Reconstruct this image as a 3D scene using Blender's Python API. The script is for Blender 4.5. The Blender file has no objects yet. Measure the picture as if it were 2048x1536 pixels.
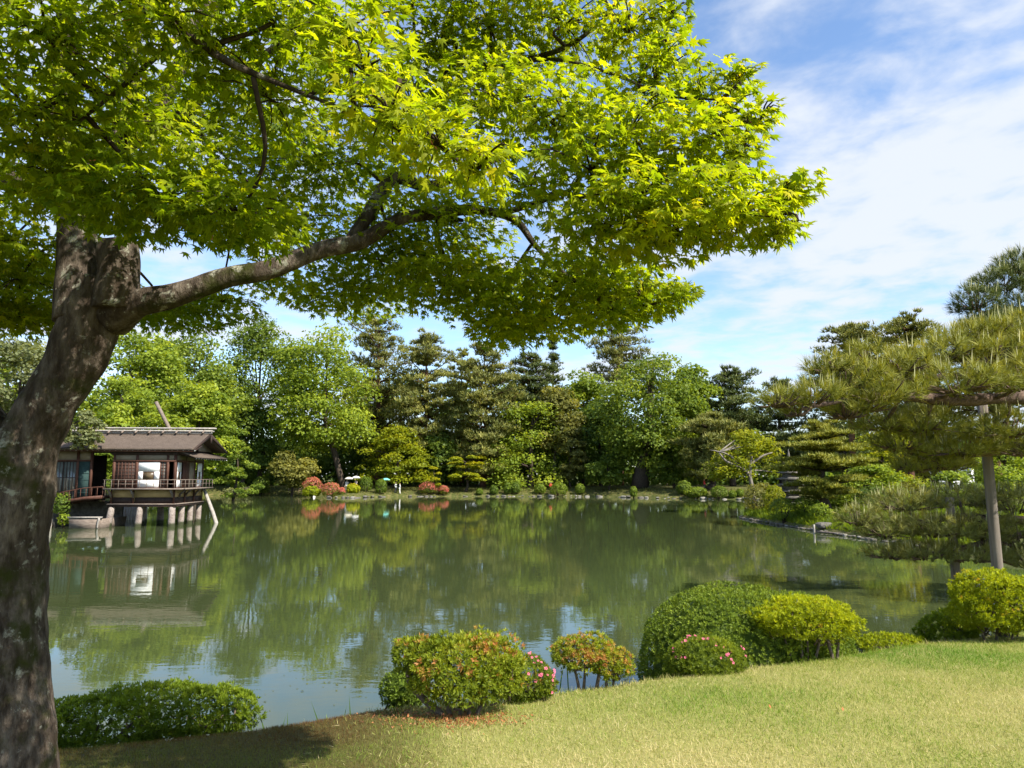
import bpy, bmesh, math, random
import numpy as np
from mathutils import Vector, Matrix, Euler

# ------------------------------------------------------------------ camera
R = math.radians
SC = bpy.context.scene
COL = SC.collection
F = 1420.0                       # focal length in pixels of a 2048 wide picture
PITCH = R(7.4)
CAM = np.array([0.0, 0.0, 3.1])
cam_d = bpy.data.cameras.new('camera'); cam = bpy.data.objects.new('camera', cam_d); COL.objects.link(cam)
cam_d.sensor_width = 36.0; cam_d.lens = 36.0 * F / 2048.0
cam_d.clip_start = 0.05; cam_d.clip_end = 4000
cam.location = CAM; cam.rotation_euler = (R(90) + PITCH, 0, 0)
SC.camera = cam

# ------------------------------------------------------------------ world, sun, exposure
SUN_DIR = np.array([0.57, -0.42, 0.72]); SUN_DIR = SUN_DIR / np.linalg.norm(SUN_DIR)
SUN_EL = math.asin(SUN_DIR[2]); SUN_AZ = math.atan2(SUN_DIR[0], SUN_DIR[1])
world = bpy.data.worlds.new('World'); SC.world = world; world.use_nodes = True
nt = world.node_tree; nt.nodes.clear()
def wn(t, **kw):
    n = nt.nodes.new(t)
    for k, v in kw.items(): setattr(n, k, v)
    return n
out = wn('ShaderNodeOutputWorld'); bg = wn('ShaderNodeBackground'); bg.inputs[1].default_value = 0.125
sky = wn('ShaderNodeTexSky', sky_type='NISHITA', sun_disc=False)
sky.sun_elevation = SUN_EL; sky.sun_rotation = SUN_AZ; sky.altitude = 50; sky.air_density = 1.0; sky.dust_density = 0.3; sky.ozone_density = 1.6
tc = wn('ShaderNodeTexCoord'); sep = wn('ShaderNodeSeparateXYZ'); nt.links.new(tc.outputs['Generated'], sep.inputs[0])
def wmath(op, a, b=None, clamp=False):
    n = wn('ShaderNodeMath', operation=op); n.use_clamp = clamp
    for i, v in enumerate((a, b)):
        if v is None: continue
        if isinstance(v, (int, float)): n.inputs[i].default_value = v
        else: nt.links.new(v, n.inputs[i])
    return n.outputs[0]
zc = wmath('ADD', wmath('MAXIMUM', sep.outputs['Z'], 0.0), 0.10)
cx = wmath('DIVIDE', sep.outputs['X'], zc); cy = wmath('DIVIDE', sep.outputs['Y'], zc)
comb = wn('ShaderNodeCombineXYZ'); nt.links.new(cx, comb.inputs[0]); nt.links.new(cy, comb.inputs[1])
def wnoise(scale, detail, rough, dist=0.0, off=(0, 0, 0), sc=(1, 1, 1), rot=0.0):
    mp = wn('ShaderNodeMapping'); mp.inputs['Location'].default_value = off; mp.inputs['Scale'].default_value = sc; mp.inputs['Rotation'].default_value = (0, 0, rot)
    nt.links.new(comb.outputs[0], mp.inputs[0])
    n = wn('ShaderNodeTexNoise'); n.inputs['Scale'].default_value = scale; n.inputs['Detail'].default_value = detail
    n.inputs['Roughness'].default_value = rough; n.inputs['Distortion'].default_value = dist
    nt.links.new(mp.outputs[0], n.inputs['Vector']); return n.outputs['Fac']
CLOUD_OFF = (1.5, 4.5, 0.0)
big = wnoise(0.5, 2, 0.5, 0.2, CLOUD_OFF)
puff = wnoise(5.6, 5, 0.55, 0.2, (4.0, 1.0, 0), (1.0, 1.0, 1), 0.6)
wisp = wnoise(1.5, 6, 0.6, 0.5, (7.0, 3.0, 0), (0.7, 1.2, 1), 0.3)
cov = wmath('ADD', wmath('MULTIPLY', big, 1.5), wmath('ADD', wmath('MULTIPLY', puff, 1.0), wmath('MULTIPLY', wisp, 0.45)))
ramp = wn('ShaderNodeMapRange'); ramp.interpolation_type = 'SMOOTHSTEP'
ramp.inputs['From Min'].default_value = 1.26; ramp.inputs['From Max'].default_value = 1.78
nt.links.new(cov, ramp.inputs['Value'])
mixc = wn('ShaderNodeMix', data_type='RGBA'); mixc.inputs['B'].default_value = (3.3, 3.5, 3.85, 1)
skyt = wn('ShaderNodeMix', data_type='RGBA'); skyt.blend_type = 'MULTIPLY'; skyt.inputs['Factor'].default_value = 1.0
skyt.inputs['B'].default_value = (.86, .92, .98, 1)
nt.links.new(sky.outputs[0], skyt.inputs['A'])
nt.links.new(wmath('MULTIPLY', ramp.outputs[0], 0.93), mixc.inputs['Factor'])
nt.links.new(skyt.outputs['Result'], mixc.inputs['A'])
nt.links.new(mixc.outputs['Result'], bg.inputs[0]); nt.links.new(bg.outputs[0], out.inputs[0])

sun_d = bpy.data.lights.new('sun', 'SUN'); sun = bpy.data.objects.new('sun', sun_d); COL.objects.link(sun)
sun_d.energy = 4.7; sun_d.angle = R(0.53); sun_d.color = (1.0, 0.94, 0.84)
sun.rotation_euler = Vector(-SUN_DIR).to_track_quat('-Z', 'Y').to_euler()
SC.view_settings.view_transform = 'Standard'; SC.view_settings.look = 'None'; SC.view_settings.gamma = 1.0
SC.view_settings.exposure = 1.12; SC.view_settings.use_curve_mapping = False
SC.render.engine = 'CYCLES'
SC.cycles.use_denoising = True
SC.cycles.max_bounces = 9; SC.cycles.diffuse_bounces = 5; SC.cycles.glossy_bounces = 2; SC.cycles.transmission_bounces = 6
SC.cycles.transparent_max_bounces = 4
SC.cycles.use_adaptive_sampling = True; SC.cycles.adaptive_threshold = 0.02
SC.cycles.caustics_reflective = False; SC.cycles.caustics_refractive = False
try:
    SC.cycles.denoising_prefilter = 'ACCURATE'
except Exception: pass

# ------------------------------------------------------------------ helpers
def at(px, py, Y):
    """world point at forward distance Y seen at photo pixel (2048 x 1536)"""
    u = (px - 1024) / F; w = -(py - 768) / F
    yw = math.cos(PITCH) - w * math.sin(PITCH); zw = math.sin(PITCH) + w * math.cos(PITCH)
    return np.array([u / yw * Y, Y, CAM[2] + zw / yw * Y])
def ppm(Y): return Y / F
def rng(seed): return np.random.default_rng(seed)
def norm(v): return v / np.maximum(np.linalg.norm(v, axis=-1, keepdims=True), 1e-9)

_nd = {}
def noise3(P, freq, seed=0, octaves=2):
    """smooth pseudo noise in about -1..1"""
    P = np.asarray(P, float); o = np.zeros(P.shape[0]); amp = 1.0; tot = 0
    for k in range(octaves):
        key = (seed, k)
        if key not in _nd:
            r = rng(seed * 131 + k * 17 + 5); _nd[key] = (norm(r.normal(size=(7, 3))) * r.uniform(.6, 1.5, (7, 1)), r.uniform(0, 6.28, 7))
        D, ph = _nd[key]
        o += amp * np.sin(P @ D.T * freq * (2.1 ** k) * 2.0 + ph).sum(1) / 3.2; tot += amp; amp *= .55
    return o / tot

def new_mesh(name, V, Fc, tint=None, smooth=False):
    V = np.asarray(V, np.float32); me = bpy.data.meshes.new(name)
    if isinstance(Fc, np.ndarray):
        n, k = Fc.shape; loops = Fc.reshape(-1).astype(np.int32); starts = np.arange(n, dtype=np.int32) * k; totals = np.full(n, k, np.int32)
    else:
        loops = np.array([i for f in Fc for i in f], np.int32); totals = np.array([len(f) for f in Fc], np.int32); starts = np.concatenate(([0], np.cumsum(totals)[:-1])).astype(np.int32)
    me.vertices.add(len(V)); me.vertices.foreach_set('co', V.reshape(-1))
    me.loops.add(len(loops)); me.loops.foreach_set('vertex_index', loops)
    me.polygons.add(len(totals)); me.polygons.foreach_set('loop_start', starts)
    if smooth: me.polygons.foreach_set('use_smooth', np.ones(len(totals), bool))
    me.update(calc_edges=True)
    if tint is not None:
        a = me.attributes.new('tint', 'FLOAT', 'POINT'); a.data.foreach_set('value', np.asarray(tint, np.float32))
    return me
def link(name, me, mat=None, parent=None, loc=None, kind=None):
    o = bpy.data.objects.new(name, me); COL.objects.link(o)
    if mat is not None and me is not None and not me.materials: me.materials.append(mat)
    if parent is not None: o.parent = parent
    if loc is not None: o.location = loc
    if kind: o['kind'] = kind
    return o
def thing(name, label, cat, loc=(0, 0, 0), group=None, rz=0.0):
    o = bpy.data.objects.new(name, None); COL.objects.link(o); o.location = loc; o.rotation_euler = (0, 0, rz)
    o.empty_display_size = .2
    o['label'] = label; o['category'] = cat
    if group: o['group'] = group
    return o
def tag(o, label, cat, group=None):
    o['label'] = label; o['category'] = cat
    if group: o['group'] = group
    return o

def frames(N, spin):
    """rotation matrices whose local z is N, spun by angle spin about it"""
    N = norm(N); ref = np.where(np.abs(N[:, 2:3]) > .9, np.array([[1., 0, 0]]), np.array([[0, 0, 1.]]))
    A = norm(np.cross(ref, N)); B = np.cross(N, A)
    c, s = np.cos(spin)[:, None], np.sin(spin)[:, None]
    return np.stack([A * c + B * s, -A * s + B * c, N], axis=2)
def frames_dir(Y, N):
    """local y along Y, local z near N"""
    Y = norm(Y); X = norm(np.cross(Y, N)); Z = np.cross(X, Y)
    return np.stack([X, Y, Z], axis=2)
def inst(T, Fc, P, Rm, S, tint=None):
    """real geometry: template T (k,3) copied to every point"""
    T = np.asarray(T, float); n = len(P); k = len(T)
    S = np.broadcast_to(np.asarray(S, float), (n,)) if np.ndim(S) < 2 else S
    if np.ndim(S) == 1: V = np.einsum('nij,kj->nki', Rm, T) * S[:, None, None]
    else: V = np.einsum('nij,nkj->nki', Rm, T[None] * S[:, None, :])
    V = (V + P[:, None, :]).reshape(-1, 3)
    FF = (np.asarray(Fc)[None] + (np.arange(n) * k)[:, None, None]).reshape(-1, len(Fc[0]))
    return V, FF, (None if tint is None else np.repeat(tint, k))

CARD = np.array([[0, -.5, 0], [.36, -.02, .07], [0, .5, 0], [-.36, -.02, .07]]); CARD_F = np.array([[0, 1, 2, 3]])
LEAF = np.array([[0, 0, 0], [.2, .38, .05], [.0, 1, -.04], [-.2, .38, .05]]); LEAF_F = np.array([[0, 1, 2, 3]])

def catmull(P, n):
    P = np.asarray(P, float); m = len(P)
    if m < 3:
        t = np.linspace(0, 1, n)[:, None]; return P[0] * (1 - t) + P[-1] * t
    Q = np.vstack([2 * P[0] - P[1], P, 2 * P[-1] - P[-2]]); o = []
    for t in np.linspace(0, m - 1 - 1e-6, n):
        i = int(t); f = t - i; a, b, c, d = Q[i:i + 4]
        o.append(.5 * (2 * b + (c - a) * f + (2 * a - 5 * b + 4 * c - d) * f * f + (3 * b - a - 3 * c + d) * f ** 3))
    return np.array(o)
def tube(P, rad, sides=6, n=None, wob=0.0, seed=0, cap=True):
    """tapered tube along a smooth path -> verts, quads(list)"""
    P = np.asarray(P, float); rad = np.asarray(rad, float)
    if n is None: n = max(2, (len(P) - 1) * 3 + 1)
    if len(P) > 2 or n > 2:
        t = np.linspace(0, len(P) - 1, n); r = np.interp(t, np.arange(len(rad)), rad) if len(rad) == len(P) else np.interp(np.linspace(0, 1, n), np.linspace(0, 1, len(rad)), rad); P = catmull(P, n)
    else: r = rad
    T = norm(np.gradient(P, axis=0)); u = np.cross(T[0], [0.3, 0.9, 0.1]); u /= np.linalg.norm(u)
    V = []; a = np.arange(sides) / sides * 2 * np.pi
    for i in range(len(P)):
        u = u - T[i] * np.dot(u, T[i]); u /= np.linalg.norm(u); v = np.cross(T[i], u)
        V.append(P[i] + (np.cos(a)[:, None] * u + np.sin(a)[:, None] * v) * r[i])
    V = np.concatenate(V)
    if wob: V = V + norm(V - np.repeat(P, sides, 0)) * (noise3(V, 6 / max(r.max(), .01) * .12, seed) * np.repeat(r, sides) * wob)[:, None]
    Fq = []
    for i in range(len(P) - 1):
        for j in range(sides):
            k = (j + 1) % sides; Fq.append((i * sides + j, i * sides + k, (i + 1) * sides + k, (i + 1) * sides + j))
    if cap:
        Fq.append(tuple(range(sides))[::-1]); Fq.append(tuple(range((len(P) - 1) * sides, len(P) * sides)))
    return V, Fq
class MB:
    """collects pieces of one part into one mesh"""
    def __init__(s): s.V = []; s.F = []; s.n = 0
    def add(s, V, Fc):
        V = np.asarray(V, float); s.V.append(V); s.F += [tuple(int(i) + s.n for i in f) for f in Fc]; s.n += len(V); return s
    def box(s, x0, x1, y0, y1, z0, z1):
        V = [(x, y, z) for x in (x0, x1) for y in (y0, y1) for z in (z0, z1)]
        return s.add(V, [(0, 1, 3, 2), (4, 6, 7, 5), (0, 4, 5, 1), (2, 3, 7, 6), (0, 2, 6, 4), (1, 5, 7, 3)])
    def tube(s, P, r, sides=6, n=None, wob=0, seed=0): return s.add(*tube(P, r, sides, n, wob, seed))
    def prism(s, pts, h, axis=1, a0=0.0):
        """polygon of 2-d points extruded along an axis"""
        n = len(pts); V = []
        for d in (a0, a0 + h):
            for p in pts: q = list(p); q.insert(axis, d); V.append(q)
        Fc = [tuple(range(n))[::-1], tuple(range(n, 2 * n))] + [(i, (i + 1) % n, n + (i + 1) % n, n + i) for i in range(n)]
        return s.add(V, Fc)
    def build(s, name, mat, parent=None, smooth=False, loc=None, kind=None):
        me = new_mesh(name, np.concatenate(s.V), s.F, smooth=smooth)
        bm = bmesh.new(); bm.from_mesh(me); bmesh.ops.recalc_face_normals(bm, faces=bm.faces); bm.to_mesh(me); bm.free()
        return link(name, me, mat, parent, loc, kind)

# ------------------------------------------------------------------ materials
def mat(name):
    m = bpy.data.materials.new(name); m.use_nodes = True; m.node_tree.nodes.clear(); return m, m.node_tree
def N(t, ty, **kw):
    n = t.nodes.new(ty)
    for k, v in kw.items(): setattr(n, k, v)
    return n
def rampn(t, stops, inp=None):
    r = N(t, 'ShaderNodeValToRGB'); e = r.color_ramp.elements
    while len(e) < len(stops): e.new(.5)
    for el, (p, c) in zip(e, stops): el.position = p; el.color = (*c, 1)
    if inp is not None: t.links.new(inp, r.inputs[0])
    return r.outputs[0]
def noisen(t, scale, detail=4, rough=.55, coord='Object', sc=(1, 1, 1), dist=0.0):
    c = N(t, 'ShaderNodeTexCoord'); mp = N(t, 'ShaderNodeMapping'); mp.inputs['Scale'].default_value = sc
    t.links.new(c.outputs[coord], mp.inputs[0])
    n = N(t, 'ShaderNodeTexNoise'); n.inputs['Scale'].default_value = scale; n.inputs['Detail'].default_value = detail; n.inputs['Roughness'].default_value = rough; n.inputs['Distortion'].default_value = dist
    t.links.new(mp.outputs[0], n.inputs['Vector']); return n.outputs['Fac']
def mixn(t, fac, a, b, blend='MIX'):
    m = N(t, 'ShaderNodeMix', data_type='RGBA'); m.blend_type = blend
    for v, i in ((fac, 'Factor'), (a, 'A'), (b, 'B')):
        if isinstance(v, (int, float)): m.inputs[i].default_value = v
        elif isinstance(v, tuple): m.inputs[i].default_value = (*v, 1)
        else: t.links.new(v, m.inputs[i])
    return m.outputs['Result']
def bumpn(t, h, strength, dist):
    b = N(t, 'ShaderNodeBump'); b.inputs['Strength'].default_value = strength; b.inputs['Distance'].default_value = dist
    t.links.new(h, b.inputs['Height']); return b.outputs[0]
def bsdf(t, col, rough=.7, spec=.3, normal=None, out=True):
    p = N(t, 'ShaderNodeBsdfPrincipled'); p.inputs['Roughness'].default_value = rough; p.inputs['Specular IOR Level'].default_value = spec
    if isinstance(col, tuple): p.inputs['Base Color'].default_value = (*col, 1)
    else: t.links.new(col, p.inputs['Base Color'])
    if normal is not None: t.links.new(normal, p.inputs['Normal'])
    if out:
        o = N(t, 'ShaderNodeOutputMaterial'); t.links.new(p.outputs[0], o.inputs[0])
    return p
def leaf_mat(name, stops, trans=.45, tcol=None, rough=.52, spec=.2):
    """leaf: tint attribute picks the leaf colour; light shines through"""
    m, t = mat(name); a = N(t, 'ShaderNodeAttribute', attribute_name='tint')
    c = rampn(t, stops, a.outputs['Fac']); p = bsdf(t, c, rough, spec, out=False)
    tr = N(t, 'ShaderNodeBsdfTranslucent')
    tc_ = mixn(t, 1.0, c, tcol or (1.5, 1.35, .5), 'MULTIPLY'); t.links.new(tc_, tr.inputs[0])
    mx = N(t, 'ShaderNodeMixShader'); mx.inputs[0].default_value = trans
    t.links.new(p.outputs[0], mx.inputs[1]); t.links.new(tr.outputs[0], mx.inputs[2])
    o = N(t, 'ShaderNodeOutputMaterial'); t.links.new(mx.outputs[0], o.inputs[0]); return m
def plain(name, c1, c2=None, scale=8, rough=.75, spec=.25, bump=.3, bdist=.01, sc=(1, 1, 1), c3=None):
    m, t = mat(name); n = noisen(t, scale, 6, .62, sc=sc)
    c2 = c2 or tuple(x * .7 for x in c1)
    st = [(.3, c2), (.65, c1)] + ([(.8, c3)] if c3 else [])
    bsdf(t, rampn(t, st, n), rough, spec, bumpn(t, n, bump, bdist)); return m
M = {}
G = {  # leaf palettes: deep, mid, fresh
    'maple':  [(0, (.052, .092, .006)), (.4, (.150, .200, .007)), (.75, (.275, .295, .008)), (1, (.46, .37, .012))],
    'lime':   [(0, (.055, .085, .010)), (.5, (.160, .215, .020)), (1, (.290, .335, .032))],
    'green':  [(0, (.034, .058, .010)), (.5, (.098, .140, .018)), (1, (.195, .240, .030))],
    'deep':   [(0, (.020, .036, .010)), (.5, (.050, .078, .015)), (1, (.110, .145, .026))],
    'olive':  [(0, (.050, .056, .014)), (.5, (.125, .130, .030)), (1, (.225, .215, .050))],
    'silver': [(0, (.075, .090, .040)), (.5, (.160, .180, .075)), (1, (.270, .280, .115))],
    'yellow': [(0, (.095, .125, .008)), (.5, (.240, .270, .010)), (1, (.430, .390, .014))],
    'pine':   [(0, (.040, .048, .014)), (.5, (.098, .104, .026)), (1, (.190, .178, .042))],
    'pined':  [(0, (.020, .030, .012)), (.5, (.048, .064, .020)), (1, (.105, .115, .032))],
    'pinel':  [(0, (.066, .078, .014)), (.5, (.160, .168, .024)), (1, (.285, .265, .046))],
    'box':    [(0, (.042, .066, .008)), (.5, (.105, .155, .013)), (1, (.220, .270, .025))],
    'azalea': [(0, (.060, .090, .010)), (.45, (.170, .220, .016)), (.72, (.310, .345, .026)), (.88, (.42, .25, .070)), (1, (.44, .18, .065))],
    'azyel':  [(0, (.085, .115, .008)), (.4, (.230, .280, .010)), (.78, (.400, .440, .014)), (.92, (.44, .36, .03)), (1, (.42, .22, .04))],
    'azpink': [(0, (.055, .085, .012)), (.45, (.140, .180, .020)), (.62, (.32, .22, .05)), (.75, (.52, .17, .12)), (1, (.66, .20, .20))],
    'hedge':  [(0, (.038, .070, .008)), (.5, (.115, .170, .012)), (1, (.240, .300, .018))],
}
GAIN = {'maple': 1.4, 'lime': 1.3, 'green': 1.45, 'deep': 2.2, 'olive': 1.35, 'silver': 1.2, 'pine': 1.9, 'pined': 1.9, 'pinel': 1.35, 'box': 1.15, 'hedge': 1.1}
for k, v in G.items():
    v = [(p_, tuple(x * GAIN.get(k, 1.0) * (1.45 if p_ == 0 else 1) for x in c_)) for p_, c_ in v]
    tr = {'maple': .64, 'pine': .2, 'pined': .2, 'pinel': .25, 'box': .3}.get(k, .48)
    M[k] = leaf_mat('leaf_' + k, v, tr, (1.42, 1.42, .4) if k == 'maple' else None)
M['bark'] = plain('bark_dark', (.085, .065, .048), (.03, .024, .019), 9, .9, .1, .8, .03, (1, 1, .35))
M['bark_red'] = plain('bark_red', (.15, .075, .045), (.05, .03, .022), 9, .9, .1, .8, .03, (1, 1, .35))
M['bark_grey'] = plain('bark_grey', (.25, .22, .18), (.11, .095, .08), 7, .9, .1, .6, .02, (1, 1, .4))
M['twig'] = plain('twig_brown', (.06, .042, .032), (.025, .02, .016), 30, .9, .1)
M['twig_grey'] = plain('twig_grey', (.16, .125, .095), (.06, .048, .038), 30, .9, .1)

# ------------------------------------------------------------------ ground
LX = np.array([-14, -6, -3.42, -2, -1.1, -.1, 1.23, 2.57, 4.0, 5.4, 7.2, 10, 16, 30, 60]); LY = np.array([4.2, 5.1, 5.6, 5.9, 6.4, 6.7, 7.4, 8.0, 8.8, 9.6, 10.4, 11.2, 12, 13, 14.])
LZ = np.array([1.2, 1.16, 1.16, 1.2, 1.19, 1.17, 1.13, 1.1, 1.05, 1.02, .98, .98, 1.0, 1.0, 1.0])
def near_z(X, Y):
    yc = np.interp(X, LX, LY); zc_ = np.interp(X, LX, LZ); d = Y - yc
    k = .16; sp = k * np.log1p(np.exp(np.clip(d / k, -40, 40)))
    z = zc_ + .05 * np.clip(-d, 0, 8) - np.minimum(sp * .85, 2.2)
    P = np.stack([X, Y, X * 0], -1).reshape(-1, 3)
    return z + (noise3(P, .55, 3) * .022 + noise3(P, 2.2, 4) * .007).reshape(np.shape(X))
POND = np.array([(-10, -60), (-15, 8), (-18, 16), (-24.5, 30), (-29.5, 42), (-30.5, 46), (-33, 52), (-40, 62), (-47, 80), (-52, 100), (-52, 117), (-44, 119), (-34, 115), (-28, 110),
                 (-26, 103.4), (-22.3, 103.4), (-20.6, 107.5), (-17, 110), (-6, 111), (6, 110.5), (13, 109), (17, 105.5), (20.5, 101.5), (31, 95.8), (40, 95.5), (64, 98), (64, 84), (40, 71), (25, 63), (18.6, 57.5),
                 (17.0, 53.5), (17.2, 47), (17.3, 41), (17.6, 35), (18.6, 29), (19, 22), (17, 16), (15, -60.)])
def seg_dist(X, Y):
    P = np.stack([X.ravel(), Y.ravel()], 1); best = np.full(len(P), 1e9); inside = np.zeros(len(P), bool)
    for a, b in zip(POND, np.roll(POND, -1, 0)):
        ab = b - a; t = np.clip(((P - a) @ ab) / (ab @ ab), 0, 1); q = a + t[:, None] * ab
        best = np.minimum(best, np.linalg.norm(P - q, axis=1))
        c = ((a[1] > P[:, 1]) != (b[1] > P[:, 1])); xi = a[0] + (P[:, 1] - a[1]) / (b[1] - a[1] + 1e-12) * (b[0] - a[0])
        inside ^= c & (P[:, 0] < xi)
    return np.where(inside, -best, best).reshape(X.shape)
def land_z(X, Y):
    X = np.asarray(X, float); Y = np.asarray(Y, float)
    d = seg_dist(X, Y)
    P = np.stack([X, Y, X * 0], -1).reshape(-1, 3)
    z = np.where(d > 0, .16 + 1.3 * (1 - np.exp(-np.maximum(d, 0) / 4.0)), np.maximum(-1.0, .16 + d * 1.2)) + (noise3(P, .25, 7) * .08).reshape(X.shape) * np.clip(d, 0, 1)
    return np.maximum(z, np.where(Y < 30, near_z(X, Y), -2))
def gz(x, y): return float(land_z(np.array([x]), np.array([y]))[0])
def axis(breaks):
    o = []
    for a, b, s in breaks: o.append(np.arange(a, b, s))
    return np.concatenate(o)
gx = axis([(-1500, -200, 130), (-200, -70, 10), (-70, -16, 1.2), (-16, -5, .5), (-5, 9.0, .19), (9, 30, .6), (30, 80, 1.2), (80, 200, 10), (200, 1501, 130)])
gy = axis([(-1500, -60, 120), (-60, -6, 6), (-6, 3, .6), (3, 12.5, .19), (12.5, 24, .6), (24, 128, .9), (128, 200, 6), (200, 1601, 140)])
GX, GY = np.meshgrid(gx, gy); GZ = land_z(GX, GY); nx, ny = len(gx), len(gy)
idx = np.arange(nx * ny).reshape(ny, nx)
gf = np.stack([idx[:-1, :-1], idx[:-1, 1:], idx[1:, 1:], idx[1:, :-1]], -1).reshape(-1, 4)
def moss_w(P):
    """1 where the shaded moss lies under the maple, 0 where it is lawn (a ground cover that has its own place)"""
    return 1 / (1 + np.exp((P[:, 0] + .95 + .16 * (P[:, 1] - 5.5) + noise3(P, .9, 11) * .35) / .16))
gP = np.stack([GX, GY, GZ], -1).reshape(-1, 3)
far_w = np.clip((gP[:, 1] - 14) / 4, 0, 1)
lawn_t = np.clip(.5 + .35 * noise3(gP, .5, 21) + .35 * noise3(gP, 1.6, 22), 0, 1)
gm = new_mesh('ground', gP, gf, tint=lawn_t, smooth=True)
for nm, arr in (('moss', moss_w(gP)), ('far', far_w)):
    a = gm.attributes.new(nm, 'FLOAT', 'POINT'); a.data.foreach_set('value', arr.astype(np.float32))
m, t = mat('ground_soil')
at_ = N(t, 'ShaderNodeAttribute', attribute_name='tint'); am = N(t, 'ShaderNodeAttribute', attribute_name='moss'); af = N(t, 'ShaderNodeAttribute', attribute_name='far')
fine = noisen(t, 45, 5, .7); mid = noisen(t, 2.5, 6, .6)
lawn = rampn(t, [(.25, (.15, .16, .04)), (.5, (.27, .245, .08)), (.75, (.38, .315, .13))], fine)
lawn = mixn(t, at_.outputs['Fac'], mixn(t, .6, lawn, (.10, .15, .022)), lawn)
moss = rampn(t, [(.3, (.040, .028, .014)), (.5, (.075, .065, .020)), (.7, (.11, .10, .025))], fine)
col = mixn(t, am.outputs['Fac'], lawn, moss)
farc = rampn(t, [(.3, (.035, .045, .014)), (.5, (.075, .085, .022)), (.68, (.17, .13, .06))], mid)
col = mixn(t, af.outputs['Fac'], col, farc)
bsdf(t, col, .95, .1, bumpn(t, fine, .5, .015)); M['ground'] = m
link('ground', gm, m, kind='structure')

# ------------------------------------------------------------------ water
m, t = mat('pond_water')
w1 = noisen(t, 1.15, 3, .55, sc=(.55, 1.25, 1), dist=.4); w2 = noisen(t, 4.5, 3, .5, sc=(.6, 1.3, 1), dist=.3); w3 = noisen(t, .12, 3, .5)
ad = N(t, 'ShaderNodeMath', operation='MULTIPLY_ADD'); t.links.new(w2, ad.inputs[0]); ad.inputs[1].default_value = .34; t.links.new(w1, ad.inputs[2])
calm = N(t, 'ShaderNodeMapRange'); calm.inputs['From Min'].default_value = .35; calm.inputs['From Max'].default_value = .65; calm.inputs['To Min'].default_value = .35; calm.inputs['To Max'].default_value = 1.0
t.links.new(w3, calm.inputs['Value'])
hh = N(t, 'ShaderNodeMath', operation='MULTIPLY'); t.links.new(ad.outputs[0], hh.inputs[0]); t.links.new(calm.outputs[0], hh.inputs[1])
p = bsdf(t, (.044, .058, .021), .015, .5, bumpn(t, hh.outputs[0], 1.0, .0036)); p.inputs['IOR'].default_value = 1.45
M['water'] = m
wm = MB(); wm.add([(-90, -2, 0), (90, -2, 0), (90, 135, 0), (-90, 135, 0)], [(0, 1, 2, 3)])
link('pond_water', new_mesh('pond_water', wm.V[0], [(0, 1, 2, 3)]), m, kind='structure')

# ------------------------------------------------------------------ vegetation builders
def rand_dir(r, n): return norm(r.normal(size=(n, 3)))
def merge(parts):
    Vs, Fs, Ts, n = [], [], [], 0
    for V, Fc, T in parts:
        Vs.append(V); Fs.append(Fc + n); Ts.append(T); n += len(V)
    return np.concatenate(Vs), np.concatenate(Fs), np.concatenate(Ts)

def tree_root(name, label, px, Y, group, cat='tree', dx=0.0):
    x = (px - 1024) / F * Y + dx
    z = gz(x, Y)
    return thing(name, label, cat, (x, Y, z - .05), group), np.array([x, Y, z - .05])

def wood(root, o, path, rad, mat_, sides=7, n=None, name='trunk', wob=.15, seed=0):
    V, Fq = tube(np.asarray(path) - o, rad, sides, n, wob, seed)
    return link(name, new_mesh(name, V, Fq, smooth=True), M[mat_], root)

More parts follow.
